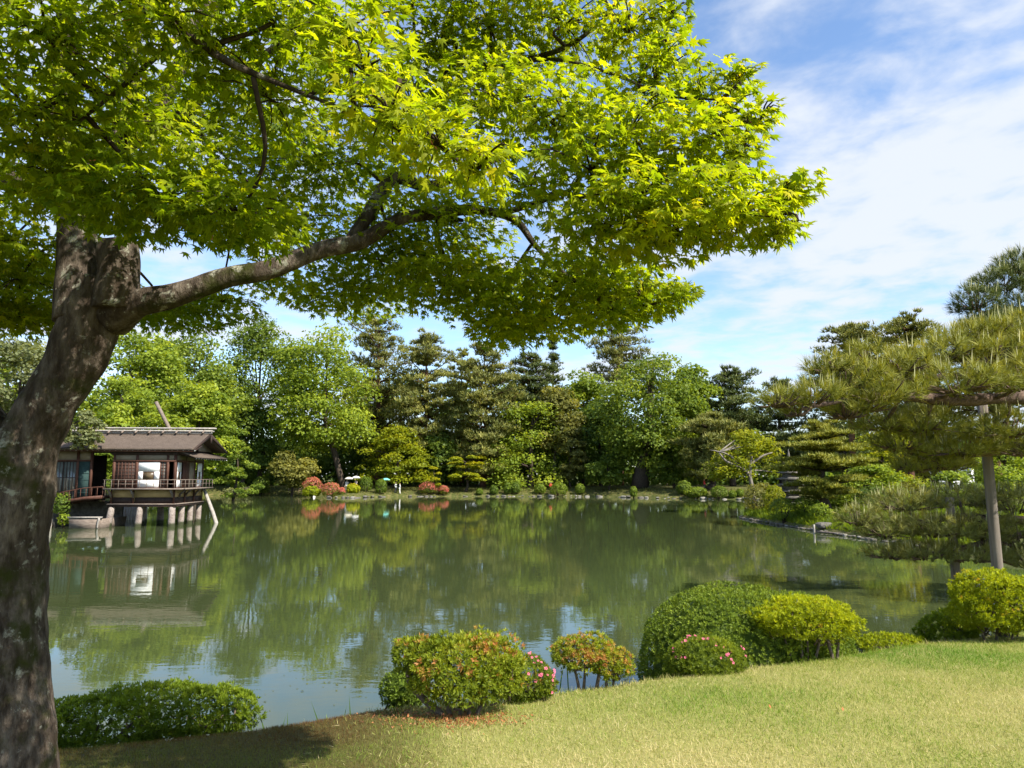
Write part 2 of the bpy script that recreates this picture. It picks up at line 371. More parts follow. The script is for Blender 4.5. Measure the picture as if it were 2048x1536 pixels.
def broadleaf(label, px, top, bot, Y, wpx, pal, seed, name='broadleaf_tree', group='trees beyond the far shore', n=9000, leaf=.34,
              clumps=46, csize=.27, flat=.8, bark='bark', lean=0.0, egg=.15, trunk_px=None, trunk_r=None, cat='tree', tone=0.0, depth=.8, forkx=None):
    n = int(n * 1.22); leaf *= 1.5; csize *= 1.2
    r = rng(seed); root, o = tree_root(name, label, trunk_px or px, Y, group, cat)
    zt = at(px, top, Y)[2]; zb = at(px, bot, Y)[2]; cx_ = at(px, (top + bot) / 2, Y)[0]
    rx = wpx / 2 * ppm(Y) ; rz = (zt - zb) / 2; ry = rx * depth; C = np.array([cx_, Y, (zt + zb) / 2])
    rc0 = csize * min(rx, rz * 1.15)
    d = rand_dir(r, clumps); rad = r.uniform(.25, 1, clumps) ** .45
    prof = 1 + egg * -d[:, 2]
    cc = np.stack([d[:, 0] * prof * (rx - rc0 * .75), d[:, 1] * prof * (ry - rc0 * .7), d[:, 2] * (rz - rc0 * .75)], 1) * rad[:, None] + C
    rc = rc0 * r.uniform(.7, 1.35, clumps)
    w = rc ** 2; w /= w.sum(); k = r.choice(clumps, n, p=w)
    dd = rand_dir(r, n); dd[:, 2] = np.where(dd[:, 2] < -.35, -dd[:, 2] * .6, dd[:, 2]); dd = norm(dd)
    lump = 1 + .28 * noise3(dd * 2.0 + k[:, None] * 3.1, 1.6, seed % 50)
    P = cc[k] + dd * (rc[k] * lump * r.uniform(.62, 1.06, n) ** .7)[:, None] * np.array([1.05, 1.05, flat])
    Nn = norm(dd * .7 + r.normal(size=(n, 3)) * .55 + np.array([0, 0, .45]))
    ct = r.normal(0, .16, clumps)
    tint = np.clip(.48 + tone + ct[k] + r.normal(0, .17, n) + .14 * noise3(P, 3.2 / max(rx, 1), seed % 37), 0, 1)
    V, Fc, T = inst(CARD, CARD_F, P - o, frames(Nn, r.uniform(0, 6.28, n)), leaf * r.uniform(.6, 1.25, n), tint)
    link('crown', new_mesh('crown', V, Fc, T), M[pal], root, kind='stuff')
    tr = trunk_r or max(.12, rx * .045)
    fork = np.array([cx_ + lean * .5, Y, o[2] + (C[2] - o[2]) * .75])
    if forkx is not None: fork[0] = o[0] + forkx
    mid = (o + fork) / 2 + np.array([r.normal(0, .12) * rx * .4, 0, 0])
    wood(root, o, [o, mid, fork, C + [0, 0, rz * .55]], [tr * 1.25, tr, tr * .75, tr * .2], bark, 7, seed=seed)
    for i in np.argsort(-rc)[:7]:
        a = fork + (C - fork) * r.uniform(-.3, .5); e = cc[i]
        wood(root, o, [a, (a + e) / 2 + [0, 0, -.06 * rx], e], [tr * .5, tr * .35, tr * .12], bark, 5, 6, 'branch')
    return root

SPK = []
for a in np.linspace(0, 2 * np.pi, 5)[:-1]:
    c, s = math.cos(a), math.sin(a)
    SPK += [(-s * .11, c * .11, 0), (s * .11, -c * .11, 0), (c * .62, s * .62, .55 + .15 * math.sin(3 * a))]
SPK += [(-.08, 0, 0), (.08, 0, 0), (0, .05, .85)]
SPK = np.array(SPK); SPK_F = np.arange(len(SPK)).reshape(-1, 3)

def pine(label, px, top, bot, Y, wpx, pal, seed, name='pine_tree', group='trees beyond the far shore', tiers=13, per=5, tufts=1500, tuft=.62, shape='cone',
         bark='bark_red', trunk_px=None, lean=0.0, pad=.34, padz=.22, cat='pine tree', trunk_r=None, rise=.12, depth=1.0, jitter=.25):
    """tall conifer: whorls of branches that end in flat pads of needle tufts"""
    tufts = int(tufts * 2.5); tuft *= 1.36; pad *= 1.15; padz *= 1.25; rise += .06
    r = rng(seed); root, o = tree_root(name, label, trunk_px or px, Y, group, cat)
    T_ = at(px, top, Y); B_ = at(px, bot, Y); rx = wpx / 2 * ppm(Y); H = T_[2] - B_[2]
    tr = trunk_r or max(.16, rx * .085)
    tp = np.array([o, o + (B_ - o) * .55 + [lean, 0, 0], B_, (B_ + T_) / 2 + [r.normal(0, .05) * rx, 0, 0], T_ - [0, 0, .25]])
    wood(root, o, tp, [tr * 1.2, tr, tr * .9, tr * .55, tr * .12], bark, 8, seed=seed)
    cp = catmull(tp, 60); pads = []
    mb = MB()
    for i in range(tiers):
        f = (i + r.uniform(-.2, .2)) / max(1, tiers - 1); f = min(max(f, 0), 1)
        z = B_[2] + f * H; c = cp[np.argmin(np.abs(cp[:, 2] - z))]
        L = {'cone': 1 - f * .9, 'flat': .55 + .45 * math.sin(math.pi * min(1, .25 + f * .62)), 'round': math.sqrt(max(.04, 1 - (2 * f - .8) ** 2 / 1.6)), 'spire': 1 - f * .96}[shape] * rx
        a0 = r.uniform(0, 6.28)
        for j in range(per):
            a = a0 + j * 6.283 / per + r.normal(0, .3); l = L * r.uniform(1 - jitter * 1.6, 1.05)
            dr = np.array([math.cos(a), math.sin(a) * depth, 0])
            e = c + dr * l + [0, 0, l * (rise + r.normal(0, .10)) + r.normal(0, .035) * H]
            mb.tube([c - [0, 0, .1], (c + e) / 2 + [0, 0, -.04 * l], e], [tr * .3 * (1 - f * .6), tr * .2, tr * .06], 4, 4)
            pads.append((e, l)); pads.append((c + (e - c) * .6 + r.normal(0, .08 * rx, 3) * [1, 1, .5], l * .85)); pads.append((c + (e - c) * .25 + r.normal(0, .08 * rx, 3), l * .6))
    pads.append((T_, rx * .3))
    k = r.choice(len(pads), tufts, p=(lambda w: w / w.sum())(np.array([max(p[1], .25 * rx) for p in pads])))
    E = np.array([p[0] for p in pads])[k]; Ls = np.array([max(p[1], rx * .3) for p in pads])[k]
    q = rand_dir(r, tufts) * (r.uniform(0, 1, tufts) ** .4)[:, None]; q[:, 2] = np.abs(q[:, 2]) * .9 - .15
    P = E + q * (Ls * pad)[:, None] * np.array([1, 1, padz / pad])
    out_ = norm(P - cp[np.clip(np.searchsorted(cp[:, 2], P[:, 2]), 0, 59)])
    Nn = norm(out_ * .35 + np.array([0, 0, .9]) + r.normal(0, .25, (tufts, 3)))
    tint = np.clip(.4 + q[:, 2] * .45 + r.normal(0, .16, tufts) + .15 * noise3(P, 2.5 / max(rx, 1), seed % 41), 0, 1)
    V, Fc, Tt = inst(SPK, SPK_F, P - o, frames(Nn, r.uniform(0, 6.28, tufts)), tuft * r.uniform(.6, 1.25, tufts), tint)
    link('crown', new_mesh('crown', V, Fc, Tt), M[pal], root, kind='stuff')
    mb2 = MB(); mb2.add(np.concatenate(mb.V) - o, mb.F); mb2.build('branch_whorls', M[bark], root, smooth=True, kind='stuff')
    return root

def layered(label, px, top, bot, Y, wpx, pal, seed, name='maple_tree', group='maples and trees at the water', n=5000, leaf=.26, layers=8, per=5, bark='bark', trunk_px=None, thick=.12, cat='maple tree', trunk_path=None, tone=0.05, trunk_r=None, prof='dome'):
    """maple habit: flat leafy sprays one above the other"""
    n = int(n * 1.3); leaf *= 1.4
    r = rng(seed); root, o = tree_root(name, label, trunk_px or px, Y, group, cat)
    T_ = at(px, top, Y); B_ = at(px, bot, Y); rx = wpx / 2 * ppm(Y); H = T_[2] - B_[2]; cen = []
    for i in range(layers):
        f = i / max(1, layers - 1); L = rx * (math.sqrt(max(.05, 1 - f ** 2 * .92)) if prof == 'dome' else .75 + .25 * math.sin(f * 9))
        for j in range(per):
            a = r.uniform(0, 6.28); q = r.uniform(.15, .95) ** .6 * L
            cen.append((B_ + (T_ - B_) * f + [math.cos(a) * q, math.sin(a) * q * .8, r.normal(0, .04) * H - .10 * q], rx * r.uniform(.22, .40)))
    C = np.array([c[0] for c in cen]); rr = np.array([c[1] for c in cen]); k = r.choice(len(cen), n, p=rr ** 2 / (rr ** 2).sum())
    q = rand_dir(r, n) * (r.uniform(0, 1, n) ** .45)[:, None]
    P = C[k] + q * rr[k][:, None] * np.array([1, 1, thick / .3]); P[:, 2] -= (q[:, 0] ** 2 + q[:, 1] ** 2) * rr[k] * .18
    Nn = norm(np.array([0, -.15, .8]) + r.normal(0, .42, (n, 3)) + q * .3)
    ct = r.normal(0, .13, len(cen))
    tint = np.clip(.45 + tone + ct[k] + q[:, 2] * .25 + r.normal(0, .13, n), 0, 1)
    V, Fc, Tt = inst(CARD, CARD_F, P - o, frames(Nn, r.uniform(0, 6.28, n)), leaf * r.uniform(.6, 1.3, n), tint)
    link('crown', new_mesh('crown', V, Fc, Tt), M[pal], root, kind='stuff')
    tr = trunk_r or max(.08, rx * .07)
    if trunk_path is None: trunk_path = [o, (o * .5 + B_ * .5) + [r.normal(0, .08) * rx, 0, 0], B_ + (T_ - B_) * .25, B_ + (T_ - B_) * .7]
    trunk_path = np.asarray(trunk_path); wood(root, o, trunk_path, np.linspace(tr * 1.15, tr * .35, len(trunk_path)), bark, 7, seed=seed)
    tpc = catmull(trunk_path, 30)[10:]
    for i in r.choice(len(cen), min(9, len(cen)), replace=False):
        e = C[i]; a = tpc[np.argmin(np.abs(tpc[:, 2] - (e[2] - .12 * H)))]
        wood(root, o, [a, (a + e) / 2 + [0, 0, .03 * rx], e], [tr * .45, tr * .3, tr * .1], bark, 5, 6, 'branch')
    return root

def ball_bush(label, px, cy_, Y, wpx, hpx, pal, seed, name='clipped_shrub', group='clipped shrubs on the far bank', n=2600, leaf=.12, tone=0.0, z0=None, lump=.05, tintf=None, depth=.9, cat='shrub', flower=None):
    """clipped round shrub: dense shell of small leaves over a leafy core"""
    r = rng(seed); c = at(px, cy_, Y); rx = wpx / 2 * ppm(Y); rz = hpx / 2 * ppm(Y); ry = rx * depth
    low = max(gz(c[0], Y), .12) - .12                       # the shrub grows from the ground
    if 'creeper' not in name and c[2] - rz > low: top_ = c[2] + rz; rz = (top_ - low) / 2; c[2] = low + rz
    root = thing(name, label, cat, (c[0], Y, c[2] - rz), group); o = np.array([c[0], Y, c[2] - rz])
    d = rand_dir(r, n); d[:, 2] = np.where(d[:, 2] < -.75, -d[:, 2], d[:, 2]); dd = np.sign(d) * np.abs(d) ** .85
    dd = norm(dd) * (1 + lump * noise3(d * 2, 2.0, seed % 60))[:, None]
    P = dd * np.array([rx, ry, rz]) * r.uniform(.86, 1.02, n)[:, None] + c
    Nn = norm(d / np.array([rx, ry, rz]) * min(rx, rz) + r.normal(0, .45, (n, 3)))
    tint = np.clip(.45 + tone + r.normal(0, .16, n) + .12 * noise3(P, 1.2, seed % 30) + .1 * d[:, 2], 0, 1)
    if tintf is not None: tint = tintf(d, P, tint, r)
    V, Fc, Tt = inst(CARD, CARD_F, P - o, frames(Nn, r.uniform(0, 6.28, n)), leaf * r.uniform(.6, 1.3, n), tint)
    link('foliage', new_mesh('foliage', V, Fc, Tt), M[pal], root, kind='stuff')
    mb = MB()
    for j in range(5):
        a = r.uniform(0, 6.28); e = np.array([math.cos(a) * rx * .6, math.sin(a) * ry * .6, rz * 1.3])
        mb.tube([(0, 0, -.25), e * .4, e], [.05, .04, .015], 4, 4)
    mb.build('stems', M['twig'], root, kind='stuff')
    return root

# ------------------------------------------------------------------ the wood beyond the far shore, tree by tree
WG = 'trees beyond the far shore'
broadleaf('tall deep green leafy tree left of the big lime crown', 520, 628, 900, 124, 190, 'green', 101, n=11000, clumps=60)
broadleaf('tallest pale lime leafy tree above the pink azaleas on the far shore', 652, 636, 958, 117, 245, 'lime', 102, n=17000, clumps=85, csize=.2, egg=.05, trunk_px=690)
broadleaf('broad mid green tree rising behind the right end of the tea house roof', 395, 668, 930, 112, 190, 'green', 103, n=9000, tone=.08, clumps=55)
broadleaf('yellowish green tree beside the maple trunk behind the tea house ridge', 262, 655, 900, 84, 230, 'lime', 104, n=10000, clumps=60, csize=.22, leaf=.28)
broadleaf('dark leafy tree between the two lime crowns at far left', 330, 660, 880, 118, 170, 'deep', 105, n=6000, tone=.12)
broadleaf('dark evergreen behind the fence left of the lime tree', 490, 790, 985, 121, 150, 'deep', 106, n=7000, clumps=50)
broadleaf('dark evergreen under the pines at the centre of the far shore', 880, 838, 985, 121, 120, 'green', 107, n=7000, clumps=40, tone=-.1)
broadleaf('dark evergreen filling the gap left of the great trunk', 1200, 790, 980, 122, 150, 'deep', 108, n=8000, clumps=50, tone=-.03)
broadleaf('great dome shaped tree with the dark trunk on the stony shore', 1300, 702, 965, 112, 255, 'green', 109, n=19000, clumps=95, csize=.19, trunk_px=1277, trunk_r=1.1, tone=.06, leaf=.3)
broadleaf('sunlit lime tree at the right shoulder of the great dome tree', 1378, 722, 900, 115, 130, 'lime', 110, n=8000, clumps=45, trunk_px=1352)
broadleaf('fresh green tree peeping between the spire fir and the dome tree', 1165, 733, 880, 127, 120, 'lime', 111, n=5500, tone=-.15, clumps=36)
broadleaf('olive tinted tree in front of the spire fir', 1112, 760, 940, 121, 130, 'olive', 112, n=8000, clumps=46, bark='bark_grey')
broadleaf('olive shrubby tree at the right edge of the bright green maple', 1140, 845, 975, 117, 75, 'olive', 113, n=4000, clumps=26, tone=.05)
broadleaf('green understorey tree left of the dark great trunk', 1215, 905, 978, 112, 85, 'green', 114, n=3500, clumps=24, leaf=.28)
broadleaf('leafy evergreen to the right of the great dark trunk', 1345, 858, 985, 110, 110, 'green', 115, n=6500, clumps=40, tone=.02, leaf=.28)
broadleaf('small pale leafed tree leaning over the bamboo fence', 588, 895, 985, 112, 100, 'olive', 116, n=4500, clumps=30, leaf=.3, tone=.18)
broadleaf('pale green tree hanging over the water behind the tea house gable', 398, 757, 985, 64, 165, 'lime', 117, n=15000, clumps=80, csize=.2, leaf=.2, tone=.05, egg=.25, group='trees around the tea house')
broadleaf('silvery grey leafed tree left of the maple trunk', 40, 655, 880, 58, 200, 'silver', 118, n=9000, clumps=60, csize=.2, leaf=.2, group='trees around the tea house')
broadleaf('bright bushy tree seen through the tea house passage', 216, 800, 975, 58, 120, 'lime', 119, n=5500, clumps=40, leaf=.2, group='trees around the tea house', tone=-.05)
broadleaf('silvery leafed branches spilling over the left end of the roof', 172, 812, 912, 43.2, 100, 'silver', 120, n=3200, clumps=34, csize=.17, leaf=.12, group='trees around the tea house', trunk_px=30, trunk_r=.09, forkx=.6)
layered('olive green layered maple above the tea house roof', 245, 765, 880, 62, 160, 'lime', 121, n=6000, leaf=.17, layers=9, group='trees around the tea house', tone=-.1)
layered('dark layered maple at the water right of the tea house', 475, 868, 978, 92, 90, 'green', 122, n=4000, leaf=.24, layers=8)
pine('tall drooping conifer with two ragged peaks', 757, 645, 900, 129, 170, 'pine', 131, tiers=15, per=5, tufts=2300, shape='round', rise=.35, jitter=.4)
pine('red trunked pine with horizontal needle shelves', 852, 680, 905, 122, 135, 'pine', 132, tiers=14, per=5, tufts=2400, shape='round', rise=.1, trunk_px=845)
pine('thin brownish pine behind the red trunked one', 925, 708, 880, 127, 80, 'pinel', 133, tiers=11, per=4, tufts=1000, shape='round')
pine('dense dome topped pine at the centre of the far wood', 968, 700, 950, 119, 135, 'pine', 134, tiers=17, per=6, tufts=3000, shape='round', trunk_px=966)
pine('dark bushy pine left of the spire fir', 1062, 715, 880, 125, 115, 'pined', 135, tiers=12, per=6, tufts=1800, shape='round')
pine('slender dark fir with a pointed spire', 1106, 676, 860, 131, 85, 'pined', 136, name='fir_tree', tiers=17, per=7, tufts=1300, shape='spire', rise=.2, tuft=.45, pad=.3, padz=.1, bark='bark', cat='fir tree')
pine('flat topped pine standing above the great dome tree', 1240, 667, 800, 133, 125, 'pine', 137, tiers=8, per=6, tufts=1600, shape='flat')
pine('dark shaggy pine right of the lime shoulder', 1462, 748, 930, 117, 130, 'pined', 138, tiers=13, per=6, tufts=2300, shape='round', bark='bark')
pine('olive needled pine with a leaning trunk at the shore', 1425, 835, 960, 104, 130, 'pine', 139, tiers=8, per=6, tufts=1700, shape='round', trunk_px=1412, lean=.3, bark='bark', trunk_r=.45)
pine('pale distant pine between the dark pine and the yellow maple', 1562, 770, 950, 118, 130, 'pined', 140, tiers=11, per=5, tufts=1500, shape='round', bark='bark')
pine('distant dark pine far behind the stone pagoda', 1690, 740, 940, 112, 150, 'pined', 141, tiers=12, per=6, tufts=2000, shape='round', bark='bark')
layered('bright spring green maple reaching down to the clipped shrubs', 1062, 815, 958, 119, 190, 'lime', 151, n=10000, leaf=.3, layers=11, per=8, tone=.08)
layered('yellow green maple above the strolling couple', 795, 862, 948, 116, 150, 'yellow', 152, n=7000, leaf=.27, layers=8, per=6, tone=-.08, trunk_px=785, trunk_r=.3)
layered('small glowing yellow maple at the centre of the far shore', 932, 912, 955, 113, 85, 'yellow', 153, n=3000, leaf=.25, layers=5, per=4, tone=.1, trunk_px=932, prof='flat', thick=.07)
layered('little yellow maple branch over the pink azaleas', 868, 935, 968, 111, 36, 'yellow', 154, n=1000, leaf=.22, layers=4, per=3, tone=.1)

# second rank that closes the gaps behind
for k_, (px_, top_, w_, pal_, lab_) in enumerate(((-40, 650, 220, 'green', 'tall green tree at the left edge behind the maple trunk'), (120, 668, 190, 'lime', 'tall lime tree directly behind the maple trunk'), (450, 690, 150, 'deep', 'dark tree in the second rank left of the deep green one'),
        (600, 700, 150, 'deep', 'dark tree standing behind the tallest lime tree'), (720, 742, 130, 'green', 'green tree in the second rank below the ragged conifer'), (800, 728, 130, 'deep', 'dark tree in the second rank between the ragged conifer and the red trunked pine'),
        (905, 745, 130, 'deep', 'dark tree in the second rank behind the thin brownish pine'), (1020, 740, 150, 'deep', 'dark tree in the second rank left of the dark bushy pine'), (1190, 748, 140, 'green', 'green tree in the second rank below the flat topped pine'),
        (1400, 775, 170, 'deep', 'dark tree in the second rank behind the lime shoulder'), (1500, 815, 120, 'green', 'green tree in the second rank behind the dark shaggy pine'))):
    broadleaf(lab_, px_, top_, 960, 140 if px_ > 300 else 92, w_, pal_, 500 + k_, n=3800, clumps=40, leaf=.46, tone=.05)
# far mass of dark wood that fills the gaps low down behind the trees
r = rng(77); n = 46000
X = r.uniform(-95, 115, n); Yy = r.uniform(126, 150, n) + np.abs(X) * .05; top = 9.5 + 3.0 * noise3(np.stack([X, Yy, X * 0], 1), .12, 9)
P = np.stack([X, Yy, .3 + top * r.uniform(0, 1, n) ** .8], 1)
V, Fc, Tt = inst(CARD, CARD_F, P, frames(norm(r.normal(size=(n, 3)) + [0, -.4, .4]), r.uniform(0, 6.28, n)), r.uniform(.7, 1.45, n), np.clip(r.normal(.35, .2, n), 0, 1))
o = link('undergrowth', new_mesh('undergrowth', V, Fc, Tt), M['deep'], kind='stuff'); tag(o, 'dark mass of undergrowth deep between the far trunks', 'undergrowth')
# left bank thicket behind the tea house
n = 12000; X = r.uniform(-70, -33, n); Yy = r.uniform(66, 120, n); keep = seg_dist(X, Yy) > 2.5; X, Yy = X[keep], Yy[keep]; n = len(X)
P = np.stack([X, Yy, .6 + 4.5 * r.uniform(0, 1, n)], 1)
V, Fc, Tt = inst(CARD, CARD_F, P, frames(norm(r.normal(size=(n, 3)) + [0, -.4, .4]), r.uniform(0, 6.28, n)), r.uniform(.25, .6, n), np.clip(r.normal(.4, .2, n), 0, 1))
o = link('thicket', new_mesh('thicket', V, Fc, Tt), M['green'], kind='stuff'); tag(o, 'shady green thicket along the left bank behind the tea house', 'thicket')

# ------------------------------------------------------------------ shrubs, rocks and fence along the far bank
SH = 'clipped shrubs on the far bank'
def pinkish(amount):
    def f(d, P, t_, r):
        return np.clip(np.where((d[:, 2] > -.15 + .35 * noise3(P, 1.5, 5)) & (r.uniform(0, 1, len(t_)) < amount), r.uniform(.62, 1, len(t_)), t_ * .8), 0, 1)
    return f
for a in (('large flat topped azalea covered in coral blossom', 625, 967, 106.5, 40, 26, 'azpink', .85), ('coral blossomed azalea right above the white stones', 662, 980, 104.5, 38, 30, 'azpink', .75),
          ('small magenta azalea at the tip of the stony point', 684, 984, 104.5, 12, 18, 'azpink', .95), ('coral topped azalea beneath the strolling couple', 857, 974, 111, 38, 22, 'azpink', .8),
          ('small round coral azalea beside a larger one', 887, 979, 111, 22, 17, 'azpink', .75)):
    ball_bush(a[0], a[1], a[2], a[3], a[4], a[5], a[6], 200 + a[1], name='azalea_shrub', tintf=pinkish(a[7]), leaf=.18, n=1700, group='blossoming azaleas on the far bank', cat='azalea')
for a in (('yellow green azalea at the foot of the large coral one', 624, 983, 105, 34, 20, 'azyel', -.05), ('orange tipped azalea at the right of the stony point', 706, 978, 106, 26, 20, 'azyel', .2),
          ('dark round shrub half hidden left of the teal parasol', 732, 965, 109, 26, 24, 'box', -.1), ('dark round shrub under the teal parasol', 762, 970, 109, 24, 24, 'box', -.05),
          ('small round box shrub standing on the stone edge', 959, 983, 111.4, 14, 12, 'box', 0), ('shaded box shrub at the left of the bright maple', 988, 978, 111.4, 17, 15, 'box', -.2),
          ('shaded round shrub second from the bright maple trunk', 1015, 974, 111.4, 16, 16, 'box', -.1), ('dark cushion shrub next to the bright maple trunk', 1032, 973, 111.4, 18, 18, 'box', -.2),
          ('oval clipped shrub left of the largest clipped one', 1080, 975, 111.4, 24, 15, 'box', .08), ('widest clipped loaf shrub on the far bank', 1117, 974, 110.4, 37, 17, 'box', .12),
          ('rounded clipped shrub sunlit at the end of the row', 1160, 976, 110.4, 20, 18, 'box', .15), ('single upright clipped shrub before the great trunk', 1267, 982, 103, 15, 19, 'box', .1),
          ('broad round shrub right of the leaning pine trunk', 1438, 982, 97.5, 34, 20, 'box', .0), ('small clipped shrub beside the broad round one', 1465, 988, 97, 16, 14, 'box', .12),
          ('twin clipped shrub at the right end of the far shore', 1480, 986, 97, 16, 16, 'box', .15), ('loose green shrub trailing over the far stones', 1393, 984, 99, 44, 18, 'green', .1),
          ('loose green bush hanging low above the water at the far shore', 1368, 975, 101, 28, 26, 'green', .05), ('leafy shrub breaking the bamboo fence', 522, 966, 116.5, 34, 24, 'green', -.1),
          ('pale reedy shrubs at the water left of the stony point', 488, 981, 117, 76, 14, 'silver', .1)):
    ball_bush(a[0], a[1], a[2], a[3], a[4], a[5], a[6], 300 + a[1], tone=a[7], leaf=.18 if a[6] == 'box' else .27, n=1500, lump=.04 if a[6] == 'box' else .16)

M['stone'] = plain('stone_pale', (.30, .28, .24), (.13, .12, .10), 3.5, .85, .2, .7, .05, c3=(.40, .38, .33))
M['stone_dark'] = plain('stone_dark', (.17, .155, .13), (.06, .055, .048), 4, .85, .2, .7, .04)
M['stone_warm'] = plain('stone_warm', (.36, .25, .15), (.17, .12, .08), 4, .85, .2, .7, .04)
def rock_mesh(seed, sq=.7):
    r = rng(seed); bm = bmesh.new(); bmesh.ops.create_icosphere(bm, subdivisions=2, radius=1)
    P = np.array([v.co[:] for v in bm.verts]); k = 1 + .22 * noise3(P, .9, seed) + .1 * noise3(P, 2.3, seed + 1)
    P = np.sign(P) * np.abs(P) ** .8 * k[:, None] * [1, .8, sq]
    for v, p_ in zip(bm.verts, P): v.co = p_
    me = bpy.data.meshes.new('stone'); bm.to_mesh(me); bm.free(); return me
ROCKS = [rock_mesh(900 + i, .55 + .1 * (i % 3)) for i in range(5)]
ROCKM = {}
def stone(parent, x, y, z, s, mk, rz, i):
    key = (i % 5, mk)
    if key not in ROCKM:
        me = ROCKS[i % 5].copy(); me.materials.append(M[mk]); ROCKM[key] = me
    o = link('stone', ROCKM[key], None, parent, (x, y, z)); o.scale = (s * 1.15, s, s * .72); o.rotation_euler = (0, 0, rz); return o
def along(poly, step):
    o = []
    for a, b in zip(poly[:-1], poly[1:]):
        a, b = np.array(a, float), np.array(b, float); L = np.linalg.norm(b - a)
        for s in np.arange(0, L, step): o.append(a + (b - a) * s / L)
    return o
eg = thing('stone_edging', 'irregular row of pale and mossy stones edging the far shore', 'stone edging', (0, 105, 0)); r = rng(5); i = 0
for p in along([(-28, 109.6), (-26, 103.1), (-22.3, 103.1), (-20.6, 107.1), (-17, 109.6), (-6, 110.6), (6, 110.1), (13, 108.6), (17, 105.1), (20.5, 101.1), (31, 95.4), (37, 95.2)], .78):
    if r.uniform() < .3: continue
    s = r.uniform(.14, .46); pale = r.uniform() < (.6 if p[0] > 8 else .2)
    stone(eg, p[0] + r.normal(0, .12), p[1] - 105 + r.normal(0, .12), r.uniform(-.05, .16), s, 'stone' if pale else 'stone_dark', r.uniform(0, 6.28), i); i += 1
eg2 = thing('stone_edging', 'low dark stone edging round the grassy point on the right', 'stone edging', (17, 45, 0))
for p in along([(19, 58), (17.1, 54), (16.9, 52), (17.1, 47), (17.2, 41), (17.5, 35), (18.4, 30)], .42):
    s = r.uniform(.09, .18); stone(eg2, p[0] - 17 + r.normal(0, .05), p[1] - 45, .03 + r.uniform(0, .05), s, 'stone_dark' if r.uniform() < .93 else 'stone', r.uniform(0, 6.28), i); i += 1

M['bamboo'] = plain('bamboo_weathered', (.40, .30, .19), (.22, .16, .10), 20, .7, .2, .2, .01)
def bamboo_fence(label, x0, x1, Y, gap=.42, h=.72):
    f = thing('bamboo_fence', label, 'fence', ((x0 + x1) / 2, Y, gz((x0 + x1) / 2, Y)))
    L = x1 - x0; nP = int(L / gap)
    pm = MB(); pm.tube([(0, 0, -.3), (0, 0, h)], [.045, .042], 6); me = None
    for j in range(nP + 1):
        if me is None: ob = pm.build('post', M['bamboo'], f); me = ob.data
        else: ob = link('post', me, None, f)
        ob.location = (-L / 2 + j * gap, 0, 0); ob.scale.z = 1 + .06 * math.sin(j * 2.3)
    for z in (.22, .48): MB().tube([(-L / 2, -.05, z), (0, -.05, z + .01), (L / 2, -.05, z)], [.032] * 3, 6).build('rail', M['bamboo'], f)
bamboo_fence('weathered bamboo fence behind the pale reeds', -46.5, -41.5, 119.5)
bamboo_fence('weathered bamboo fence below the pale leafed tree', -36.0, -27.8, 115.6)
bamboo_fence('short bamboo fence behind the coral azaleas', -25.5, -21.8, 109.4)

# ------------------------------------------------------------------ tea house over the water
M['wood_dark'] = plain('timber_dark', (.050, .030, .022), (.022, .014, .011), 14, .7, .25, .3, .008, (1, 1, .2))
M['wood_red'] = plain('timber_red', (.105, .045, .028), (.05, .022, .015), 14, .7, .25, .3, .008, (1, 1, .2))
M['wood_grey'] = plain('timber_weathered', (.23, .185, .15), (.11, .085, .068), 12, .85, .15, .5, .01, (.25, 1, 1))
M['wood_pale'] = plain('timber_pale', (.36, .33, .29), (.20, .18, .155), 10, .85, .15, .5, .012, (1, 1, .25))
M['post'] = plain('timber_post', (.20, .17, .14), (.09, .075, .06), 7, .85, .15, .6, .012, (2.5, 2.5, .15))
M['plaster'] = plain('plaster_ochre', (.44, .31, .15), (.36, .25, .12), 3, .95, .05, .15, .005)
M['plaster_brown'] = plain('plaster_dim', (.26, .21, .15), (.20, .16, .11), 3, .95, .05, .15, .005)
M['paper'] = plain('paper_white', (.80, .80, .77), (.74, .74, .71), 3, .9, .05, .05, .002)
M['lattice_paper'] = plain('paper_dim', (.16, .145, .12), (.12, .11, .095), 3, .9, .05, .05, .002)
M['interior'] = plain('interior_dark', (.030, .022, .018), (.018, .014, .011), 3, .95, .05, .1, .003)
M['pane'] = plain('screen_pane', (.14, .10, .05), (.07, .05, .03), 3, .35, .3, .0, .001)
M['teal'] = plain('teal_board', (.036, .066, .060), (.022, .045, .042), 5, .8, .15, .2, .004)
M['glass'] = plain('window_pane', (.15, .16, .14), (.09, .10, .09), 2, .12, .6, .0, .001)
m, t = mat('roof_shingle'); nz = noisen(t, 3.0, 6, .7, sc=(1, 1, 1)); nf = noisen(t, 26, 4, .7, sc=(1, .5, 1))
c = mixn(t, .55, rampn(t, [(.3, (.055, .040, .031)), (.6, (.115, .086, .067)), (.8, (.19, .155, .125))], nz), rampn(t, [(.35, (.035, .025, .02)), (.7, (.21, .17, .135))], nf))
bsdf(t, c, .95, .1, bumpn(t, nf, .8, .03)); M['shingle'] = m
m, t = mat('stone_pillar'); nz = noisen(t, 2.2, 5, .6); nf = noisen(t, 14, 4, .6)
c = mixn(t, .4, rampn(t, [(.35, (.19, .14, .12)), (.55, (.32, .27, .23)), (.72, (.30, .19, .07))], nz), rampn(t, [(.35, (.08, .065, .055)), (.6, (.38, .33, .29))], nf))
oc = N(t, 'ShaderNodeTexCoord'); ox = N(t, 'ShaderNodeSeparateXYZ'); t.links.new(oc.outputs['Object'], ox.inputs[0])
wl_ = N(t, 'ShaderNodeMath', operation='MULTIPLY_ADD'); t.links.new(nf, wl_.inputs[0]); wl_.inputs[1].default_value = -.35; t.links.new(ox.outputs['Z'], wl_.inputs[2])
